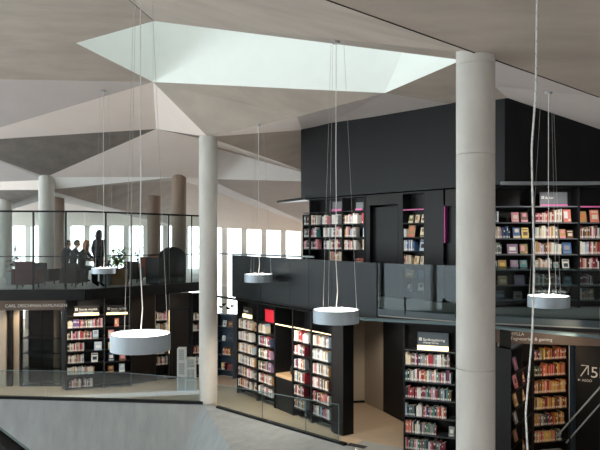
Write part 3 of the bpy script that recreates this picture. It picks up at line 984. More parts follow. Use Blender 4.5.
for r in (0, 1, 3, 4):
    S(pbk, r, 193, 200, 'bright')

# collection room at far left: header, dark vitrine, beige walls
ha, hb = pd(-40, 18.3), pd(63, 18.6)
hl2 = Line(ha, hb)
ch = thing('collection_header', 'dark brown header board with white capital lettering at the lower left', 'sign', (ha.x, ha.y, 0), hl2.ang)
MB().box(0, (hb - ha).length, 0, .15, zat(310.5, 18.4), -.065).build('band', M['header'], ch)
lettering('CARL DEICHMAN-SAMLINGEN', .125, M['ink'], ch, text_at((hl2.at(5) - ha).length, -.003, zat(307.5, 18.4)))
struct(wall_prism('wall_collection_left', M['beige'], [pd(-40, 19.2), pd(5.5, 19.2)], FLOOR + .004, -.07, .2))
struct(wall_prism('wall_collection_reveal', M['black'], [pd(5.8, 19.3), pd(12, 19.3)], FLOOR + .004, -.07, .3))
struct(wall_prism('wall_collection_pier', M['beige'], [pd(12.3, 19.4), pd(19, 19.4)], FLOOR + .004, -.07, .3))
vt = thing('glass_vitrine', 'dark glass vitrine with horizontal shelves below the capital letter header', 'display case', (pd(20, 19.3).x, 19.3, FLOOR + .004))
VW = pd(61.5, 19.3).x - pd(20, 19.3).x
VH = zat(311, 19.3) - FLOOR
MB().box(0, VW, .6, .63, 0, VH).build('back_panel', M['black'], vt)
MB().box(0, VW, .0, .012, .08, VH).build('glass_front', M['g_dark'], vt)
for z in (0.5, .95, 1.4):
    MB().box(.02, VW - .02, .05, .55, z, z + .015).build('shelf', M['steel'], vt)
for x in (0, VW * .5, VW - .04):
    MB().box(x, x + .04, .013, .05, 0, VH).build('post', M['steel'], vt)
MB().lathe([(.12, 0.02), (.12, VH - .02)], 20, c=(pd(54, 19.3).x - pd(20, 19.3).x, .3, 0)).build('lit_tube', M['beige'], vt)
MB().box(0, VW, .013, .62, 0, .015).build('base', M['steel'], vt)
struct(wall_prism('wall_collection_right', M['black'], [pd(61.8, 19.0), pd(65.6, 18.8)], FLOOR + .004, -.07, .35))

# --- blue-sided bookcase behind the tall column, with bird stickers on the window
bz = [zat(v, 20.5) for v in (317, 327, 341, 355, 370)]
bb = bookcase('dark blue bookcase with colourful covers just right of the tall centre column', pd(214.5, 20.7), pd(233, 20.3), FLOOR + .004, zat(315, 20.5) + .02, bz[1:], depth=.3, panel='blue', sm='blue')
bb['nick'] = 'dark blue bookcase'
Fc(bb, 0, 221.5, 225, 'white', 'grey', .2); Fc(bb, 0, 226.5, 232, 'brown', 'tan', .2)
Fc(bb, 1, 221, 224.5, 'white', 'pale blue', .16); Fc(bb, 1, 226, 231.5, 'navy', 'black', .25)
S(bb, 2, 222, 231, 'warm'); Fc(bb, 3, 226, 231.5, 'crimson', 'brown', .2); S(bb, 3, 221, 225, 'warm')
wg = MB().box(-4.0, -2.55, 23.0, 23.02, -2.7, -.05)
struct(wg.build('window_lower', M['g_win']))
for i, (px, py, a, lab) in enumerate(((220.7, 307, .2, 'black bird sticker on the bright lower window, leftmost of four'), (224, 304.6, -.1, 'black bird sticker on the bright lower window, second from left and highest'),
                                      (228.4, 308.4, .3, 'black bird sticker on the bright lower window, third from left and lowest'), (232.2, 306.2, 0, 'black bird sticker on the bright lower window, rightmost of four'))):
    p = at(px, py, 22.985)
    t = tag(MB().add([(-.09, 0, .02), (-.03, 0, .05), (.03, 0, .04), (.1, 0, .07), (.06, 0, -.01), (.0, 0, -.05), (-.05, 0, -.03),
                      (-.09, .01, .02), (-.03, .01, .05), (.03, .01, .04), (.1, .01, .07), (.06, .01, -.01), (.0, .01, -.05), (-.05, .01, -.03)],
                     [(0, 1, 2, 3, 4, 5, 6), (13, 12, 11, 10, 9, 8, 7)] + [(i_, (i_ + 1) % 7, 7 + (i_ + 1) % 7, 7 + i_) for i_ in range(7)]).build('bird_sticker', M['clothes']), lab, 'sticker', 'bird stickers on the lower window')
    t.location = p; t.rotation_euler = (0, a, 0)

# --- white display rack left of the column
dr0 = pd(177, 18.6)
dr = thing('display_rack', 'pale perforated steel display rack stepping down beside the tall centre column', 'rack', (dr0.x, dr0.y, FLOOR + .005), .06)
def rack(x0, x1, H, n):
    fm = MB()
    for x in (x0, x1 - .02):
        for y in (0, .26):
            fm.box(x, x + .02, y, y + .02, 0, H)
    for k in range(n + 1):
        z = min(k * H / n, H - .02)
        fm.box(x0 + .02, x1 - .02, 0, .28, z, z + .02)
    fm.build('frame', M['white'], dr)
    for k in range(n):
        za, zb_ = k * H / n + .03, (k + 1) * H / n - .02
        g = MB()
        nx = 7
        for i in range(nx):
            x = x0 + .03 + (x1 - x0 - .06) * i / (nx - 1)
            g.box(x - .009, x + .009, .005, .012, za, zb_)
        for i in range(8):
            z = za + (zb_ - za) * i / 7
            g.box(x0 + .025, x1 - .025, .0125, .018, z - .009, z + .009)
        g.build('mesh_panel', M['mesh'], dr)
rack(0, .24, 1.24, 3)
rack(.245, .52, .95, 3)

# ------------------------------------------------------------------ balustrades
# slate panels of the upper walkway
sp = thing('slate_balustrade', 'dark slate panel balustrade along the upper walkway at the centre', 'balustrade', (G_A[0].x, G_A[0].y, UP), 0)
a, b = G_A[0], G_A[1]
dv = (b - a); LN = dv.length; u_ = dv / LN; nn = Vector((-u_.y, u_.x))
TA = Matrix.Rotation(math.atan2(u_.y, u_.x), 4, 'Z')
zt0 = zat(255, 18.3) - UP; zt1 = zat(263, 13.5) - UP
N_ = 5
cuts = [(Line(a, b).at(px) - a).length for px in (233, 262, 291, 310, 333, 378)]
for k in range(5):
    xa, xb = cuts[k] + .004, cuts[k + 1] - .004
    f = lambda x: zt0 + (zt1 - zt0) * x / LN
    MB().add([TA @ Vector(p) for p in ((xa, -.04, -.2), (xb, -.04, -.2), (xb, 0, -.2), (xa, 0, -.2), (xa, -.04, f(xa)), (xb, -.04, f(xb)), (xb, 0, f(xb)), (xa, 0, f(xa)))],
             [(0, 3, 2, 1), (4, 5, 6, 7), (0, 1, 5, 4), (1, 2, 6, 5), (2, 3, 7, 6), (3, 0, 4, 7)]).build('panel', M['slate'], sp)
MB().tube([TA @ Vector((-1.0, .12, zt0 + .02)), TA @ Vector((0, .12, zt0 + .02)), TA @ Vector((3.6, .12, zt0 + .02))], .025, 8).build('handrail', M['alu'], sp)
MB().tube([TA @ Vector((.3, .12, zt0 + .02)), TA @ Vector((.3, .12, .0))], .015, 8).build('rail_post', M['alu'], sp)
MB().tube([TA @ Vector((3.3, .12, zt0 + .02)), TA @ Vector((3.3, .12, .0))], .015, 8).build('rail_post', M['alu'], sp)

# smoked glass of the right walkway
gb = thing('smoked_glass_balustrade', 'smoked glass balustrade along the upper walkway on the right', 'balustrade', (G_B[0].x, G_B[0].y, UP))
for i in range(3):
    a, b = G_B[i], G_B[i + 1]
    u_ = (b - a).normalized(); nn = Vector((-u_.y, u_.x)); o0 = Vector((G_B[0].x, G_B[0].y))
    za = zat((263, 265.5, 268.5, 270)[i], a.y) - UP; zc = zat((263, 265.5, 268.5, 270)[i + 1], b.y) - UP
    a_, b_ = a + u_ * .006 - o0, b - u_ * .006 - o0
    MB().prism([a_ - nn * .02, b_ - nn * .02, b_ - nn * .002, a_ - nn * .002], -.1, [za, zc, zc, za]).build('glass_panel', M['g_smoke'], gb)
    MB().prism([a_ - nn * .03, b_ - nn * .03, b_ - nn * .021, a_ - nn * .021], -.15, -.03).build('base_rail', M['teal'], gb)
for px in (404.5, 455):
    ln = Line(G_B[0], G_B[1]); p = ln.at(px) - Vector((G_B[0].x, G_B[0].y)); n_ = ln.n
    MB().box(p.x - .012, p.x + .012, p.y - .05, p.y - .021, -.1, .25 if px < 420 else .2).build('clamp', M['steel'], gb)

# lower balustrade at the stair opening
kr0, kr1, kr2 = pd(-60, 16.62), Vector((K0.x, K0.y)), Vector((R0.x, R0.y))
lb = thing('lower_glass_balustrade', 'low clear glass balustrade along the concrete stair opening at the lower left', 'balustrade', (kr0.x, kr0.y, FLOOR))
ln = Line(kr0, kr1 + Vector((0, .0)))
pxs = [-60, 45, 124, 199]
top_y = {-60: 370, 45: 371, 124: 373, 199: 379}
o0 = Vector(kr0)
for i in range(3):
    a, b = ln.at(pxs[i], .04), ln.at(pxs[i + 1], .04)
    u_ = (b - a).normalized(); nn = ln.n
    a_, b_ = a + u_ * .006 - o0, b - u_ * .006 - o0
    za, zc = zat(top_y[pxs[i]], a.y) - FLOOR, zat(top_y[pxs[i + 1]], b.y) - FLOOR
    kz = lambda q: P0.z + (K0.z - P0.z) * (q.x - P0.x) / (K0.x - P0.x) - FLOOR
    MB().prism([a_, b_, b_ + nn * .015, a_ + nn * .015], [kz(a) + .03, kz(b) + .03, kz(b) + .03, kz(a) + .03], [za, zc, zc, za]).build('glass_panel', M['g_guard'], lb)
    MB().prism([a_, b_, b_ + nn * .015, a_ + nn * .015], [za + .0005, zc + .0005, zc + .0005, za + .0005], [za + .012, zc + .012, zc + .012, za + .012]).build('polished_edge', M['rail'], lb)
q0_, q1_ = Vector((P0.x, P0.y)) - o0, Vector((K0.x, K0.y)) - o0
zz = [P0.z - FLOOR + .002, K0.z - FLOOR + .002]
MB().prism([q0_ - ln.n * .02, q1_ - ln.n * .02, q1_ + ln.n * .09, q0_ + ln.n * .09], zz + zz[::-1], [z + .07 for z in zz + zz[::-1]]).build('base_rail', M['steel'], lb)
# NB base rail top stays under the eye line of the kerb

rbal = thing('right_glass_balustrade', 'clear glass balustrade running diagonally in front of the angled bookcases', 'balustrade', (kr1.x, kr1.y, FLOOR))
ln2 = Line(kr1, kr2)
pxs = [217, 262, 305.5, 338.5]
tops_ = {217: 385, 262: 392, 305.5: 399.5, 338.5: 405}
for i in range(3):
    a, b = ln2.at(pxs[i], .05), ln2.at(pxs[i + 1], .05)
    u_ = (b - a).normalized(); nn = ln2.n
    a_, b_ = a + u_ * .006 - kr1, b - u_ * .006 - kr1
    za, zc = zat(tops_[pxs[i]], a.y) - FLOOR, zat(tops_[pxs[i + 1]], b.y) - FLOOR
    MB().prism([a_, b_, b_ + nn * .015, a_ + nn * .015], .01, [za, zc, zc, za]).build('glass_panel', M['g_guard'], rbal)
    MB().prism([a_, b_, b_ + nn * .015, a_ + nn * .015], [za + .0005, zc + .0005, zc + .0005, za + .0005], [za + .012, zc + .012, zc + .012, za + .012]).build('polished_edge', M['rail'], rbal)
    MB().prism([b_ + u_ * .0005, b_ + u_ * .01, b_ + u_ * .01 + nn * .015, b_ + u_ * .0005 + nn * .015], .06, zc).build('polished_edge', M['rail'], rbal)
aa, bb2 = ln2.at(216, .0) - kr1, ln2.at(344, .0) - kr1
MB().prism([aa, bb2, bb2 + ln2.n * .1, aa + ln2.n * .1], .006, .05).build('base_rail', M['steel'], rbal)
mt_ = pd(338, 13.95)
tag(MB().box(-.05, .35, -.05, .1, 0, .012).build('floor_mat', M['mat']), 'dark mat at the foot of the diagonal glass balustrade, right end', 'mat')
fm_ = [o for o in COL.objects if o.name == 'floor_mat'][0]
fm_.location = (kr2.x + .02, kr2.y + .18, FLOOR + .0045); fm_.rotation_euler = (0, 0, -.6)

# escalator side at the bottom left
ev = thing('escalator_side', 'dark escalator side with a pale handrail edge in the bottom left corner', 'escalator', at(0, 440, 8))
o0 = at(0, 440, 8)
ea, ebp = at(-60, 382, 8.6) - o0, at(60, 474, 7.6) - o0
MB().tube([ea, ebp], .012, 8).build('rail_edge', M['rail'], ev)
n2 = Vector((0, 0, -1.6))
e_d = Vector((.12, .12, 0))
lo = Vector((0, 0, -.02))
MB().add([ea + lo, ebp + lo, ebp + n2, ea + n2, ea + lo - e_d, ebp + lo - e_d, ebp + n2 - e_d, ea + n2 - e_d],
         [(0, 1, 2, 3), (7, 6, 5, 4), (0, 4, 5, 1), (1, 5, 6, 2), (2, 6, 7, 3), (3, 7, 4, 0)]).build('side_panel', M['steel'], ev)

# ------------------------------------------------------------------ tracks under the slabs
tr = thing('lighting_track', 'thin grey lighting track hanging under the walkway above the bookcases', 'track', (0, 0, 0))
tpts = [at(215, 296, 19.3), at(312, 311.5, 14.7), at(345, 318, 13.3), at(457, 324, 12.2), at(600, 337, 11.1), at(690, 345, 10.6)]
for i in range(len(tpts) - 1):
    MB().tube([tpts[i], tpts[i + 1]], .032, 4).build('rail_segment', M['rail'] if i > 1 else M['steel'], tr)
for p in tpts:
    MB().tube([p + Vector((0, .0, 0)), Vector((p.x, p.y, .03))], .008, 6).build('hanger', M['steel'], tr) if p.z < .02 else None

# ------------------------------------------------------------------ office glass
og = thing('glass_partition', 'full height clear glass partition along the edge of the upper left office', 'partition', (g0.x, g0.y, UP))
zt = lambda d, y: zat(y, d)
def office_pt(px):
    return Line(g0, g1).at(px) if px <= 85 else Line(g1, g2).at(px)
mull = [-50, -8, 33, 65.5, 85, 105.5, 131, 168.5, 191.5, 212.5]
ztop = 2.36 - UP
oo = Vector((g0.x, g0.y))
for i in range(len(mull) - 1):
    a, b = office_pt(mull[i]), office_pt(mull[i + 1] - (.01 if mull[i + 1] == 85 else 0))
    u_ = (b - a).normalized(); nn = Vector((-u_.y, u_.x))
    a_, b_ = a + u_ * .02 - oo + nn * .02, b - u_ * .02 - oo + nn * .02
    MB().prism([a_, b_, b_ + nn * .012, a_ + nn * .012], .05, ztop).build('glass_panel', M['g_office'], og)
for px in mull:
    if px == 85: continue
    p = office_pt(px) - oo
    MB().box(p.x - .018, p.x + .018, p.y + .0, p.y + .06, .001, ztop).build('mullion', M['steel'], og)
for seg in ((g0, g1), (g1, g2)):
    a, b = seg
    u_ = (b - a).normalized(); nn = Vector((-u_.y, u_.x)); a_, b_ = a - oo, b - oo
    MB().prism([a_, b_, b_ + nn * .06, a_ + nn * .06], ztop + .0005, ztop + .05).build('top_rail', M['steel'], og)
    MB().prism([a_ + nn * .07, b_ + nn * .07, b_ + nn * .1, a_ + nn * .1], .93, .96).build('hand_rail', M['steel'], og)
    MB().prism([a_ + nn * .0, b_ + nn * .0, b_ + nn * .05, a_ + nn * .05], .002, .045).build('bottom_rail', M['steel'], og)
# ------------------------------------------------------------------ people
def figure(name, label, loc, rz, J, edges, R, head, hair, hair_m, cloth, legs, hands):
    root = thing(name, label, 'person', loc, rz)
    keys = list(J)
    me = bpy.data.meshes.new('skeleton')
    me.from_pydata([J[k] for k in keys], [(keys.index(a), keys.index(b)) for a, b in edges], [])
    ob = bpy.data.objects.new('skeleton', me)
    COL.objects.link(ob)
    bm = bmesh.new(); bm.from_mesh(me)
    lay = bm.verts.layers.skin.verify()
    for v, k in zip(bm.verts, keys):
        r = R[k] if k in R else .009
        v[lay].radius = r if isinstance(r, tuple) else (r, r)
        v[lay].use_root = (k == 'pelvis')
    bm.to_mesh(me); bm.free()
    ob.modifiers.new('s', 'SKIN').use_smooth_shade = True
    sb_ = ob.modifiers.new('b', 'SUBSURF'); sb_.levels = 1
    bpy.context.view_layer.update()
    ev = bpy.data.meshes.new_from_object(ob.evaluated_get(bpy.context.evaluated_depsgraph_get()))
    mb = MB()
    hc = Vector(head)
    vs = [v.co.copy() for v in ev.vertices]
    hw = [Vector(J[k]) for k in hands]
    for p in ev.polygons:
        c = sum((vs[i] for i in p.vertices), Vector()) / len(p.vertices)
        if c.z > J['neck'][2] + .0 and abs(c.y - hc.y) < .1 and (c - Vector(J['neck'])).length < .2:
            mi = 0
        elif min((c - h).length for h in hw) < .115:
            mi = 0
        else:
            mi = 1 if c.z > J['pelvis'][2] - .02 and c.x < J['pelvis'][0] + .3 and abs(c.y) < .4 and not (c.z < J['pelvis'][2] + .06 and c.x > J['pelvis'][0] + .12) else 2
        mb.add([], []); mb.f.append(list(p.vertices)); mb.m.append(mi); mb.sm.append(True)
    mb.v = [tuple(v) for v in vs]
    # head with a face, looking along +x
    nu, nv = 28, 20
    hv, hf, hm = [], [], []
    for j in range(nv + 1):
        th = math.pi * j / nv
        for i in range(nu):
            ph = 2 * math.pi * i / nu
            d_ = Vector((math.sin(th) * math.cos(ph), math.sin(th) * math.sin(ph), math.cos(th)))
            s = Vector((.094, .074, .115))
            if d_.z < 0:
                k = 1 + .28 * d_.z
                s = Vector((.094 * (1 + .1 * d_.z), .074 * k, .12))
            p = Vector((d_.x * s.x, d_.y * s.y, d_.z * s.z))
            if d_.x > .5:
                az = math.atan2(d_.y, d_.x)
                p.x += .024 * math.exp(-(az / .13) ** 2) * math.exp(-((p.z + .022) / .024) ** 2)       # nose
                p.x -= .010 * math.exp(-((abs(az) - .38) / .16) ** 2) * math.exp(-((p.z - .008) / .014) ** 2)  # eye sockets
                p.x += .006 * math.exp(-(az / .25) ** 2) * math.exp(-((p.z + .062) / .012) ** 2)       # lips
                p.x += .008 * math.exp(-(az / .3) ** 2) * math.exp(-((p.z + .1) / .02) ** 2)           # chin
            if abs(d_.y) > .85 and abs(p.x) < .03 and abs(p.z) < .035:
                p.y *= 1.16                                                                              # ears
            hv.append(hc + p)
    for j in range(nv):
        for i in range(nu):
            q = (j * nu + i, j * nu + (i + 1) % nu, (j + 1) * nu + (i + 1) % nu, (j + 1) * nu + i)
            c = sum((hv[k] for k in q), Vector()) / 4 - hc
            az = math.atan2(c.y, c.x)
            mi = 0
            if .2 < abs(az) < .5 and -.006 < c.z < .02: mi = 3
            if abs(az) < .3 and -.072 < c.z < -.05: mi = 4
            hf.append(q); hm.append(mi)
    o_ = len(mb.v)
    mb.v += [tuple(v) for v in hv]
    for q, mi in zip(hf, hm):
        mb.f.append([k + o_ for k in q]); mb.m.append(mi); mb.sm.append(True)
    bpy.data.objects.remove(ob)
    body = mb.build('body', [M['skin'], M[cloth], M[legs], M['eye'], M['lip']], root)
    # hair
    hb = MB(); vs, fs = [], []
    for j in range(nv + 1):
        th = math.pi * j / nv
        for i in range(nu):
            ph = 2 * math.pi * i / nu
            d_ = Vector((math.sin(th) * math.cos(ph), math.sin(th) * math.sin(ph), math.cos(th)))
            p = Vector((d_.x * .104 - .006, d_.y * .086, d_.z * .126 + .006))
            p *= 1 + .02 * math.sin(9 * ph) * math.sin(th)
            if hair == 'long' and p.z < 0:
                p.z *= 2.1; p.x -= .02; p.y *= 1.1
            vs.append(hc + p)
    for j in range(nv):
        for i in range(nu):
            q = (j * nu + i, j * nu + (i + 1) % nu, (j + 1) * nu + (i + 1) % nu, (j + 1) * nu + i)
            c = sum((vs[k] for k in q), Vector()) / 4 - hc
            lim = -.04 if hair == 'short' else -.26
            if c.z < lim: continue
            if c.x > .03 + (.05 if c.z > .06 else 0) - (0 if hair == 'short' else .01) and c.z < .085: continue
            fs.append(q)
    hb.add(vs, fs, 0, True)
    ho = hb.build('hair', M[hair_m], root)
    so_ = ho.modifiers.new('t', 'SOLIDIFY'); so_.thickness = .012; so_.offset = 1
    return root


def skeleton(kind, lean=0.0):
    J, R, E = {}, {}, []
    if kind == 'sit':
        J.update(pelvis=(0, 0, .55), spine=(.0, 0, .76), chest=(.03 + lean * .5, 0, .97), neck=(.05 + lean, 0, 1.13), skull=(.075 + lean, 0, 1.2))
    else:
        J.update(pelvis=(0, 0, .93), spine=(.01, 0, 1.1), chest=(.0, 0, 1.26), neck=(.01, 0, 1.42), skull=(.03, 0, 1.49))
    R.update(pelvis=(.155, .12), spine=(.14, .105), chest=(.155, .11), neck=.055, skull=.05)
    E += [('pelvis', 'spine'), ('spine', 'chest'), ('chest', 'neck'), ('neck', 'skull')]
    for s, n in ((1, 'l'), (-1, 'r')):
        if kind == 'sit':
            P = dict(sh=(.03 + lean * .6, .17 * s, 1.06), el=(.17 + lean * .6, .23 * s, .84), wr=(.36 + lean * .6, .12 * s, .80), pa=(.42 + lean * .6, .1 * s, .80),
                     hip=(.03, .1 * s, .53), kn=(.43, .11 * s, .52), an=(.41, .11 * s, .1), toe=(.54, .12 * s, .045))
            f = Vector((1, 0, -.15))
        else:
            P = dict(sh=(.0, .165 * s, 1.36), el=(-.01, .225 * s, 1.1), wr=(.08, .22 * s, .88), pa=(.1, .215 * s, .82),
                     hip=(.0, .09 * s, .88), kn=(.02, .1 * s, .5), an=(-.01, .1 * s, .09), toe=(.13, .12 * s, .04))
            f = Vector((.2, 0, -1)).normalized()
        for k, v in P.items():
            J[k + n] = v
        R.update({'sh' + n: .062, 'el' + n: .047, 'wr' + n: .03, 'pa' + n: (.034, .02), 'hip' + n: .095, 'kn' + n: .065, 'an' + n: .042, 'toe' + n: .035})
        E += [('chest', 'sh' + n), ('sh' + n, 'el' + n), ('el' + n, 'wr' + n), ('wr' + n, 'pa' + n), ('pelvis', 'hip' + n), ('hip' + n, 'kn' + n), ('kn' + n, 'an' + n), ('an' + n, 'toe' + n)]
        pa = Vector(P['pa'])
        side = Vector((0, 1, 0)) if kind == 'sit' else Vector((1, 0, 0))
        down = Vector((0, 0, -1)) if kind == 'sit' else Vector((0, -s, 0))
        for i, (o, ln) in enumerate(((-.03, .07), (-.01, .08), (.01, .076), (.03, .06))):
            a = pa + side * o + f * .035; b = a + f * ln * .55 + down * .01; c = b + f * ln * .4 + down * .025
            for q, v in (('a', a), ('b', b), ('c', c)):
                J['f%d%s%s' % (i, q, n)] = tuple(v)
            E += [('pa' + n, 'f%da%s' % (i, n)), ('f%da%s' % (i, n), 'f%db%s' % (i, n)), ('f%db%s' % (i, n), 'f%dc%s' % (i, n))]
        sd = side * (-s if kind == 'sit' else 1)
        a = pa + sd * .04 - f * .005; b = a + f * .035 + sd * .012 + down * .008
        J['ta' + n], J['tb' + n] = tuple(a), tuple(b)
        E += [('wr' + n, 'ta' + n), ('ta' + n, 'tb' + n)]
    return J, R, E


def seat_person(px, d, label, lean, hair, hm, cloth, rz, hy=1.245):
    J, R, E = skeleton('sit', lean)
    p = pd(px, d)
    return figure('person', label, (p.x, p.y, UP + .001), rz, J, E, R, (.085 + lean, 0, hy), hair, hm, cloth, 'clothes', ['pal', 'par'])


seat_person(65, 22.2, 'person with short dark hair seated leftmost at the office table', .04, 'short', 'darkhair', 'navy', -.25, 1.26)
seat_person(73, 21.2, 'person with short dark hair in a black top seated in the middle of three', .05, 'short', 'darkhair', 'clothes', .05, 1.27)
seat_person(81.5, 20.2, 'person with long copper hair in a black top looking down at the table', .08, 'long', 'redhair', 'clothes', -.1, 1.255)
J, R, E = skeleton('stand')
p = pd(98.5, 19.3)
figure('person', 'person standing with long dark hair and dark coat beside the green plant', (p.x, p.y, UP + .001), 1.1, J, E, R, (.035, 0, 1.565), 'long', 'darkhair', 'clothes', 'clothes', ['pal', 'par'])


# ------------------------------------------------------------------ office furniture and plants
def sofa(label, px, d, w, h, rz, m, cat='sofa', name='sofa'):
    p = pd(px, d)
    t = thing(name, label, cat, (p.x, p.y, UP + .002), rz)
    MB().box(-w / 2, w / 2, -.3, .3, .12, .42).build('seat', M[m], t, .03)
    MB().box(-w / 2, w / 2, -.42, -.301, .12, h).build('backrest', M[m], t, .03)
    for x in (-w / 2 - .1, w / 2 + .001):
        MB().box(x, x + .099, -.42, .3, .12, h * .72).build('armrest', M[m], t, .03)
    for x in (-w / 2 + .05, w / 2 - .05):
        for y in (-.36, .24):
            MB().lathe([(.018, 0), (.022, .119)], 10, c=(x, y, 0)).build('leg', M['steel'], t)
    return t


def armchair(label, px, d, rz, m, w=.62, h=.8):
    return sofa(label, px, d, w - .2, h, rz, m, 'armchair', 'armchair')


def stool(label, px, d, m='charcoal'):
    p = pd(px, d)
    t = thing('stool', label, 'stool', (p.x, p.y, UP + .002), 0)
    MB().lathe([(.17, .36), (.18, .38), (.18, .40), (.16, .415)], 24).build('seat', M[m], t)
    for k in range(3):
        a = k * 2.1 + .4
        MB().tube([(.19 * math.cos(a), .19 * math.sin(a), .01), (.1 * math.cos(a), .1 * math.sin(a), .358)], .013, 8).build('leg', M['steel'], t)


for px, d, lab in ((64.2, 22.2, 'stool under the leftmost seated person'), (72.2, 21.2, 'stool under the middle seated person'), (80.6, 20.2, 'stool under the copper haired person')):
    stool('dark round ' + lab, px, d)
sofa('dark sofa seen from behind, in front of the seated group', 74.5, 19.5, .42, .72, 0, 'charcoal')
p = Vector((-6.68, 21.4))
tb = thing('table', 'dark table the seated group works at, beside the standing person', 'table', (p.x, p.y, UP + .002), .53)
MB().box(-.25, .25, -.75, .95, .70, .735).build('tabletop', M['black'], tb, .006)
for x in (-.2, .2):
    for y in (-.69, .89):
        MB().box(x - .02, x + .02, y - .02, y + .02, 0, .699).build('leg', M['steel'], tb)
bk = thing('open_book', 'pale open book lying on the office table', 'book', (p.x + .3, p.y - .6, UP + .738), .5)
MB().box(-.12, -.002, -.09, .09, 0, .012).box(.002, .12, -.09, .09, 0, .012).build('pages', M['page'], bk)
armchair('maroon armchair seen from behind, left of the grey green column', 28.5, 19.0, .15, 'maroon', .75, .78)
armchair('charcoal armchair in front of the grey green column', 44.5, 20.3, -.1, 'charcoal', .7, .7)
armchair('rust brown armchair just left of the brown column', 148, 22.7, .2, 'rust', .7, .82)
armchair('rust brown armchair just right of the brown column', 160, 24.2, -.3, 'rust', .7, .82)
armchair('dark armchair behind the glass partition between the plants', 133, 21.5, .1, 'charcoal', .65, .7)
# high backed booth: arched shell
ba, bb_ = office_pt(163), office_pt(190)
bu = (bb_ - ba).normalized(); p = (ba + bb_) / 2 + Vector((-bu.y, bu.x)) * .26
BW = (bb_ - ba).length / 2
bo = thing('high_back_booth', 'dark high-backed booth with an arched top at the right end of the office', 'booth', (p.x, p.y, UP + .002), math.atan2(bu.y, bu.x))
prof = [(-BW, 0), (-BW, .82)] + [(-BW * math.cos(math.pi * k / 12), .82 + .36 * math.sin(math.pi * k / 12)) for k in range(1, 12)] + [(BW, .82), (BW, 0)]
n = len(prof)
mb = MB().add([(x, -.06, z) for x, z in prof] + [(x, .0, z) for x, z in prof], [tuple(range(n)), tuple(range(n, 2 * n))[::-1]] + [(i, (i + 1) % n, n + (i + 1) % n, n + i) for i in range(n)])
mb.build('shell_back', M['charcoal'], bo)
for x in (-BW, BW - .06):
    MB().box(x, x + .06, .001, .6, 0, .86).build('shell_side', M['charcoal'], bo, .01)
MB().box(-BW + .062, BW - .062, .001, .55, .1, .43).build('seat', M['rust'], bo, .02)
# small white notice on the glass
p = office_pt(191) + Vector((-.05, -.01))


def leaf(mb, base, d_, L, w, droop=.3, mi=0):
    d_ = Vector(d_).normalized()
    s = d_.cross(Vector((0, 0, 1)))
    s = s.normalized() if s.length > .05 else Vector((1, 0, 0))
    pts = []
    for k, ww in ((0, .12), (.3, .9), (.6, 1), (.85, .55), (1, .04)):
        c = Vector(base) + d_ * L * k + Vector((0, 0, -droop * L * k * k))
        pts += [c - s * w * ww / 2, c + Vector((0, 0, -.08 * w)), c + s * w * ww / 2]
    f = []
    for k in range(4):
        a = k * 3
        f += [(a, a + 1, a + 4, a + 3), (a + 1, a + 2, a + 5, a + 4)]
    mb.add(pts, f, mi, True)


def plant(label, px, d, H, spread, nl, m='green', pot='planter', pot_r=.16, pot_h=.35, leafL=.22, name='potted_plant', box=None, lo=.25):
    p = pd(px, d)
    t = thing(name, label, 'plant', (p.x, p.y, UP + .002))
    if box:
        MB().box(-box, box, -.18, .18, 0, pot_h).build('planter', M[pot], t, .01)
        MB().box(-box + .02, box - .02, -.16, .16, pot_h + .0005, pot_h + .01).build('soil', M['soil'], t)
    else:
        MB().lathe([(pot_r * .75, 0), (pot_r, pot_h), (pot_r * .92, pot_h), (pot_r * .9, pot_h - .03)], 24).build('pot', M[pot], t)
        MB().lathe([(.001, pot_h - .03), (pot_r * .88, pot_h - .03), (pot_r * .88, pot_h - .02), (.001, pot_h - .02)], 20).build('soil', M['soil'], t)
    st, fo_ = MB(), MB()
    for k in range(max(3, nl // 9)):
        a = random.uniform(0, 6.28); r = spread * random.uniform(.2, .8)
        q = Vector((math.cos(a) * r, math.sin(a) * r * .6, H * random.uniform(.7, 1)))
        b = Vector(((box or pot_r) * random.uniform(-.7, .7), 0, pot_h))
        st.tube([b, b.lerp(q, .5) + Vector((0, 0, .04)), q], .008, 6)
        for j in range(9):
            u = random.uniform(lo, 1)
            c = b.lerp(q, u)
            a2 = random.uniform(0, 6.28)
            leaf(fo_, c, (math.cos(a2), math.sin(a2), random.uniform(-.1, .7)), leafL * random.uniform(.7, 1.2), leafL * .45, random.uniform(.2, .6))
    st.build('stems', M['darkgreen'], t)
    fo_.build('foliage', M[m], t)
    return t


plant('bushy light green plant in a brown planter right of the standing person', 117, 20.3, 1.25, .36, 150, 'green', 'planter', box=.3, pot_h=.5, leafL=.22)
plant('thin dark plant silhouetted against the office windows between the chairs', 138, 23.4, 1.25, .25, 45, 'darkgreen', 'greyplanter', leafL=.16)
plant('dark green plant low at the foot of the standing person', 106, 19.6, .75, .22, 50, 'darkgreen', 'greyplanter', leafL=.2)
oc = plant('leafy plant with pale orchid blooms in a grey planter at the far left', 15, 20.2, 1.0, .22, 45, 'darkgreen', 'greyplanter', box=.2, pot_h=.42, leafL=.22)
mb = MB()
for k in range(7):
    c = Vector((random.uniform(-.1, .16), -.05, random.uniform(1.0, 1.25)))
    for j in range(5):
        a = j * 1.257
        leaf(mb, c, (math.cos(a), -.3, math.sin(a)), .05, .05, .1)
mb.tube([(0, 0, .42), (.0, -.03, .9), (.06, -.05, 1.2)], .006, 6)
mb.build('blooms', M['petal'], oc)

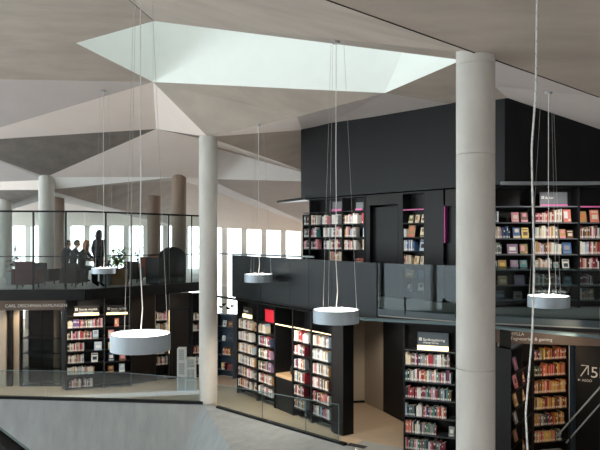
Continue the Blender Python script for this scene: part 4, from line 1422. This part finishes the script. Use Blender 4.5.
# ------------------------------------------------------------------ books
def book_geo(mb, b, T, ci, pi, li):
    w, d_, h = b['w'], b['d'], b['h']
    hw, bt = w / 2, .003
    if b['kind'] == 'spine':
        for s in (-1, 1):
            x0, x1 = (-hw, -hw + bt) if s < 0 else (hw - bt, hw)
            mb.box(x0, x1, .006, d_, 0, h, ci, T)
        mb.add([T @ Vector(v) for v in ((-hw, .006, 0), (-hw * .55, 0, 0), (hw * .55, 0, 0), (hw, .006, 0), (-hw, .006, h), (-hw * .55, 0, h), (hw * .55, 0, h), (hw, .006, h))],
               [(0, 1, 5, 4), (1, 2, 6, 5), (2, 3, 7, 6), (0, 3, 2, 1), (4, 5, 6, 7)], ci)
        mb.box(-hw + bt, hw - bt, .006, d_ - .004, .003, h - .004, pi, T)
        z0, z1 = .012, min(.05, h * .25)
        mb.add([T @ Vector(v) for v in ((-hw * .55, -.0006, z0), (hw * .55, -.0006, z0), (hw * .55, -.0006, z1), (-hw * .55, -.0006, z1))], [(0, 1, 2, 3)], li)
        if b['r'] > .45:
            z0, z1 = h * .62, h * (.66 + .2 * b['r'])
            mb.add([T @ Vector(v) for v in ((-hw * .55, -.0006, z0), (hw * .55, -.0006, z0), (hw * .55, -.0006, z1), (-hw * .55, -.0006, z1))], [(0, 1, 2, 3)], li)
    else:
        for y0, y1 in ((0, bt), (d_ - bt, d_)):
            mb.box(-hw, hw, y0, y1, 0, h, ci, T)
        mb.box(-hw, -hw + bt, bt, d_ - bt, 0, h, ci, T)
        mb.box(-hw + bt, hw - .003, bt, d_ - bt, .003, h - .003, pi, T)
        r = b['r']
        k = [((-.38, .38, .12, .2), (-.3, .3, .35, .72)), ((-.4, .1, .3, .85), (.15, .4, .1, .25)), ((-.5, .5, .0, .22), (-.25, .3, .55, .9)), ((-.3, .35, .25, .6), (-.4, .4, .78, .88))][int(r * 3.99)]
        for (xa, xb, za, zb__) in k:
            mb.add([T @ Vector((x * w, -.0006, z * h)) for x, z in ((xa, za), (xb, za), (xb, zb__), (xa, zb__))], [(0, 1, 2, 3)], li)


COVERS = {k: mat('cover_' + k.replace(' ', '_'), v, .55) for k, v in PAL.items()}
rows = {}
for b in BOOKS:
    b['r'] = random.random()
    t = .21 if b['kind'] == 'face' else 0
    b['rx'] = -t
    loc = Vector((b['x'], b['y'], b['z'] + (b['d'] * math.sin(t) if t else 0)))
    b['Tl'] = Matrix.Translation(loc)
    c = b['bc']['T'] @ (loc + Vector((0, 0, b['h'] / 2)))
    b['px'] = 300 + c.x / c.y * F
    b['py'] = HZ - (c.z - EYE) / c.y * F
    b['area'] = b['w'] * b['h'] / c.y ** 2
    rows.setdefault((id(b['bc']), b['row']), []).append(b)
for r_ in rows.values():
    r_.sort(key=lambda q: q['x'])
    vis = [q for q in r_ if 0 < q['px'] < 600 and q['py'] < 449 and not 458 < q['px'] < 493]
    for i, q in enumerate(vis):
        q['ord'] = i + 1
vis = [b for b in BOOKS if 'ord' in b]
vis.sort(key=lambda q: -q['area'])
print('BOOKS', len(vis))
print([(b['c'],b['kind'],round(b['x'],3),round(b['w'],3),round(b['bc']['W'],3),b['row']) for b in vis[:300] if b['bc'] is UR[1]][:40])
for b in vis[:300]:
    T0 = Matrix.Identity(4)
    mb = MB()
    book_geo(mb, b, T0, 0, 1, 2)
    lm = M['label'] if b['kind'] == 'spine' else COVERS[b['c2']]
    o = mb.build('book', [COVERS[b['c']], M['page'], lm])
    o.matrix_world = b['bc']['T'] @ b['Tl'] @ Matrix.Rotation(b['rx'], 4, 'X')
    how = 'face-out book' if b['kind'] == 'face' else 'book'
    tag(o, '%s %s, %s from left, %s shelf down, %s' % (b['c'], how, ORD[b['ord'] - 1], ORD[b['row']], b['bc']['nick']), 'book', 'books on the ' + b['bc']['nick'])
mb = MB()
ml = list(COVERS)
for b in vis[300:]:
    book_geo(mb, b, b['bc']['T'] @ b['Tl'] @ Matrix.Rotation(b['rx'], 4, 'X'), ml.index(b['c']), len(ml), len(ml) + 1)
if mb.v:
    o = mb.build('small_books', [COVERS[k] for k in ml] + [M['page'], M['label']])
    tag(o, 'all the remaining slim books standing in rows on the library shelves', 'books', None, 'stuff')

# ------------------------------------------------------------------ rest of the hall, behind and beside the viewer
struct(MB().box(-16.3, 16.3, -3.3, -3, -7, 8.4).build('wall_back', M['plaster']))
struct(MB().box(12, 12.3, -3, 36, -7, 8.4).build('wall_right', M['plaster_grey']))
mb = MB().box(-16.3, -16, -3, 36, -7, -2.0).box(-16.3, -16, -3, 36, 4.4, 8.4)
struct(mb.build('wall_left', M['plaster_grey']))
for k in range(14):
    y = -2.8 + 2.9 * k
    struct(MB().box(-16.25, -16.05, y - .12, y + .12, -2.0, 4.4).build('trim_window_post', M['white']))
struct(MB().box(-16.16, -16.14, -3, 36, -1.99, 4.39).build('window_side', M['g_win']))
# ------------------------------------------------------------------ light
w = bpy.data.worlds.new('world')
SC.world = w
w.use_nodes = True
nt = w.node_tree
bgn = nt.nodes['Background']
bgn.inputs['Color'].default_value = (.93, .97, 1, 1)
bgn.inputs['Strength'].default_value = 5.0


def area(name, loc, to, size, power, col=(1, .85, .65), size_y=None):
    l = bpy.data.lights.new(name, 'AREA')
    l.energy = power; l.color = col; l.size = size
    if size_y:
        l.shape = 'RECTANGLE'; l.size_y = size_y
    o = bpy.data.objects.new(name, l)
    COL.objects.link(o)
    o.location = loc
    o.rotation_euler = (Vector(to) - Vector(loc)).to_track_quat('-Z', 'Y').to_euler()
    return o


def spot(name, loc, to, power, angle=70, col=(1, .82, .6), blend=.6, r=.05):
    l = bpy.data.lights.new(name, 'SPOT')
    l.energy = power; l.color = col; l.spot_size = math.radians(angle); l.spot_blend = blend; l.shadow_soft_size = r
    o = bpy.data.objects.new(name, l)
    COL.objects.link(o)
    o.location = loc
    o.rotation_euler = (Vector(to) - Vector(loc)).to_track_quat('-Z', 'Y').to_euler()
    return o


spot('shelf_spotlight', (4.75, 11.3, -.55), (4.95, 13.1, -1.5), 40, 85, (1, .7, .4))
spot('shelf_spotlight', (2.0, 11.6, -.2), (2.5, 13.1, -1.6), 48, 90, (1, .93, .85))
spot('shelf_spotlight', (-1.4, 15.6, -.2), (-.9, 17.2, -1.5), 55, 100, (1, .92, .8))
spot('shelf_spotlight', (-.1, 13.6, -.2), (.1, 15.4, -1.5), 55, 100, (1, .92, .8))
spot('shelf_spotlight', (-6.2, 17.9, -.25), (-6.2, 19.0, -1.5), 60, 110, (1, .9, .75))
spot('shelf_spotlight', (-4.2, 18.6, -.25), (-4.4, 20.0, -1.5), 30, 110, (1, .85, .65))
spot('recess_downlight', (1.9, 15.3, -.12), (1.9, 15.5, -2.7), 60, 120, (1, .88, .7))
spot('header_downlight', (4.6, 11.0, -.05), (4.4, 12.2, -.2), 14, 110)
spot('collection_downlight', (-8.1, 18.9, -.2), (-8.1, 19.2, -2.7), 60, 120, (1, .8, .58))
spot('upper_shelf_spotlight', (5.3, 12.4, 2.6), (5.4, 13.5, 1.2), 45, 120, (1, .95, .9))
spot('upper_shelf_spotlight', (1.0, 15.5, 2.6), (.9, 17.2, 1.4), 45, 110, (1, .93, .85))
spot('walkway_fill', (2.3, 14.0, 2.6), (2.3, 14.2, .2), 40, 110)  # this spot and the next are added to brighten the walkway floor
spot('walkway_fill', (5.2, 12.5, 2.6), (5.3, 12.7, .2), 40, 110)
spot('lower_walk_downlight', (-.9, 15.6, -.1), (-.8, 15.7, -2.7), 140, 150, (1, .85, .68))
spot('upper_shelf_spotlight', (2.6, 13.9, 2.6), (2.7, 15, 1.4), 20, 100, (1, .95, .9))

# ------------------------------------------------------------------ camera
cam = bpy.data.cameras.new('camera')
cam.sensor_width = 36
cam.lens = F * 36 / 600
cam.shift_y = 15 / 600
co = bpy.data.objects.new('camera', cam)
COL.objects.link(co)
co.location = (0, 0, EYE)
co.rotation_euler = (math.pi / 2, 0, 0)
SC.camera = co
vs_ = SC.view_settings
vs_.view_transform = 'Standard'
vs_.look = 'None'
vs_.gamma = 1
vs_.exposure = 0.4
vs_.use_curve_mapping = False
SC.cycles.max_bounces = 10
SC.cycles.transparent_max_bounces = 24
SC.cycles.diffuse_bounces = 6
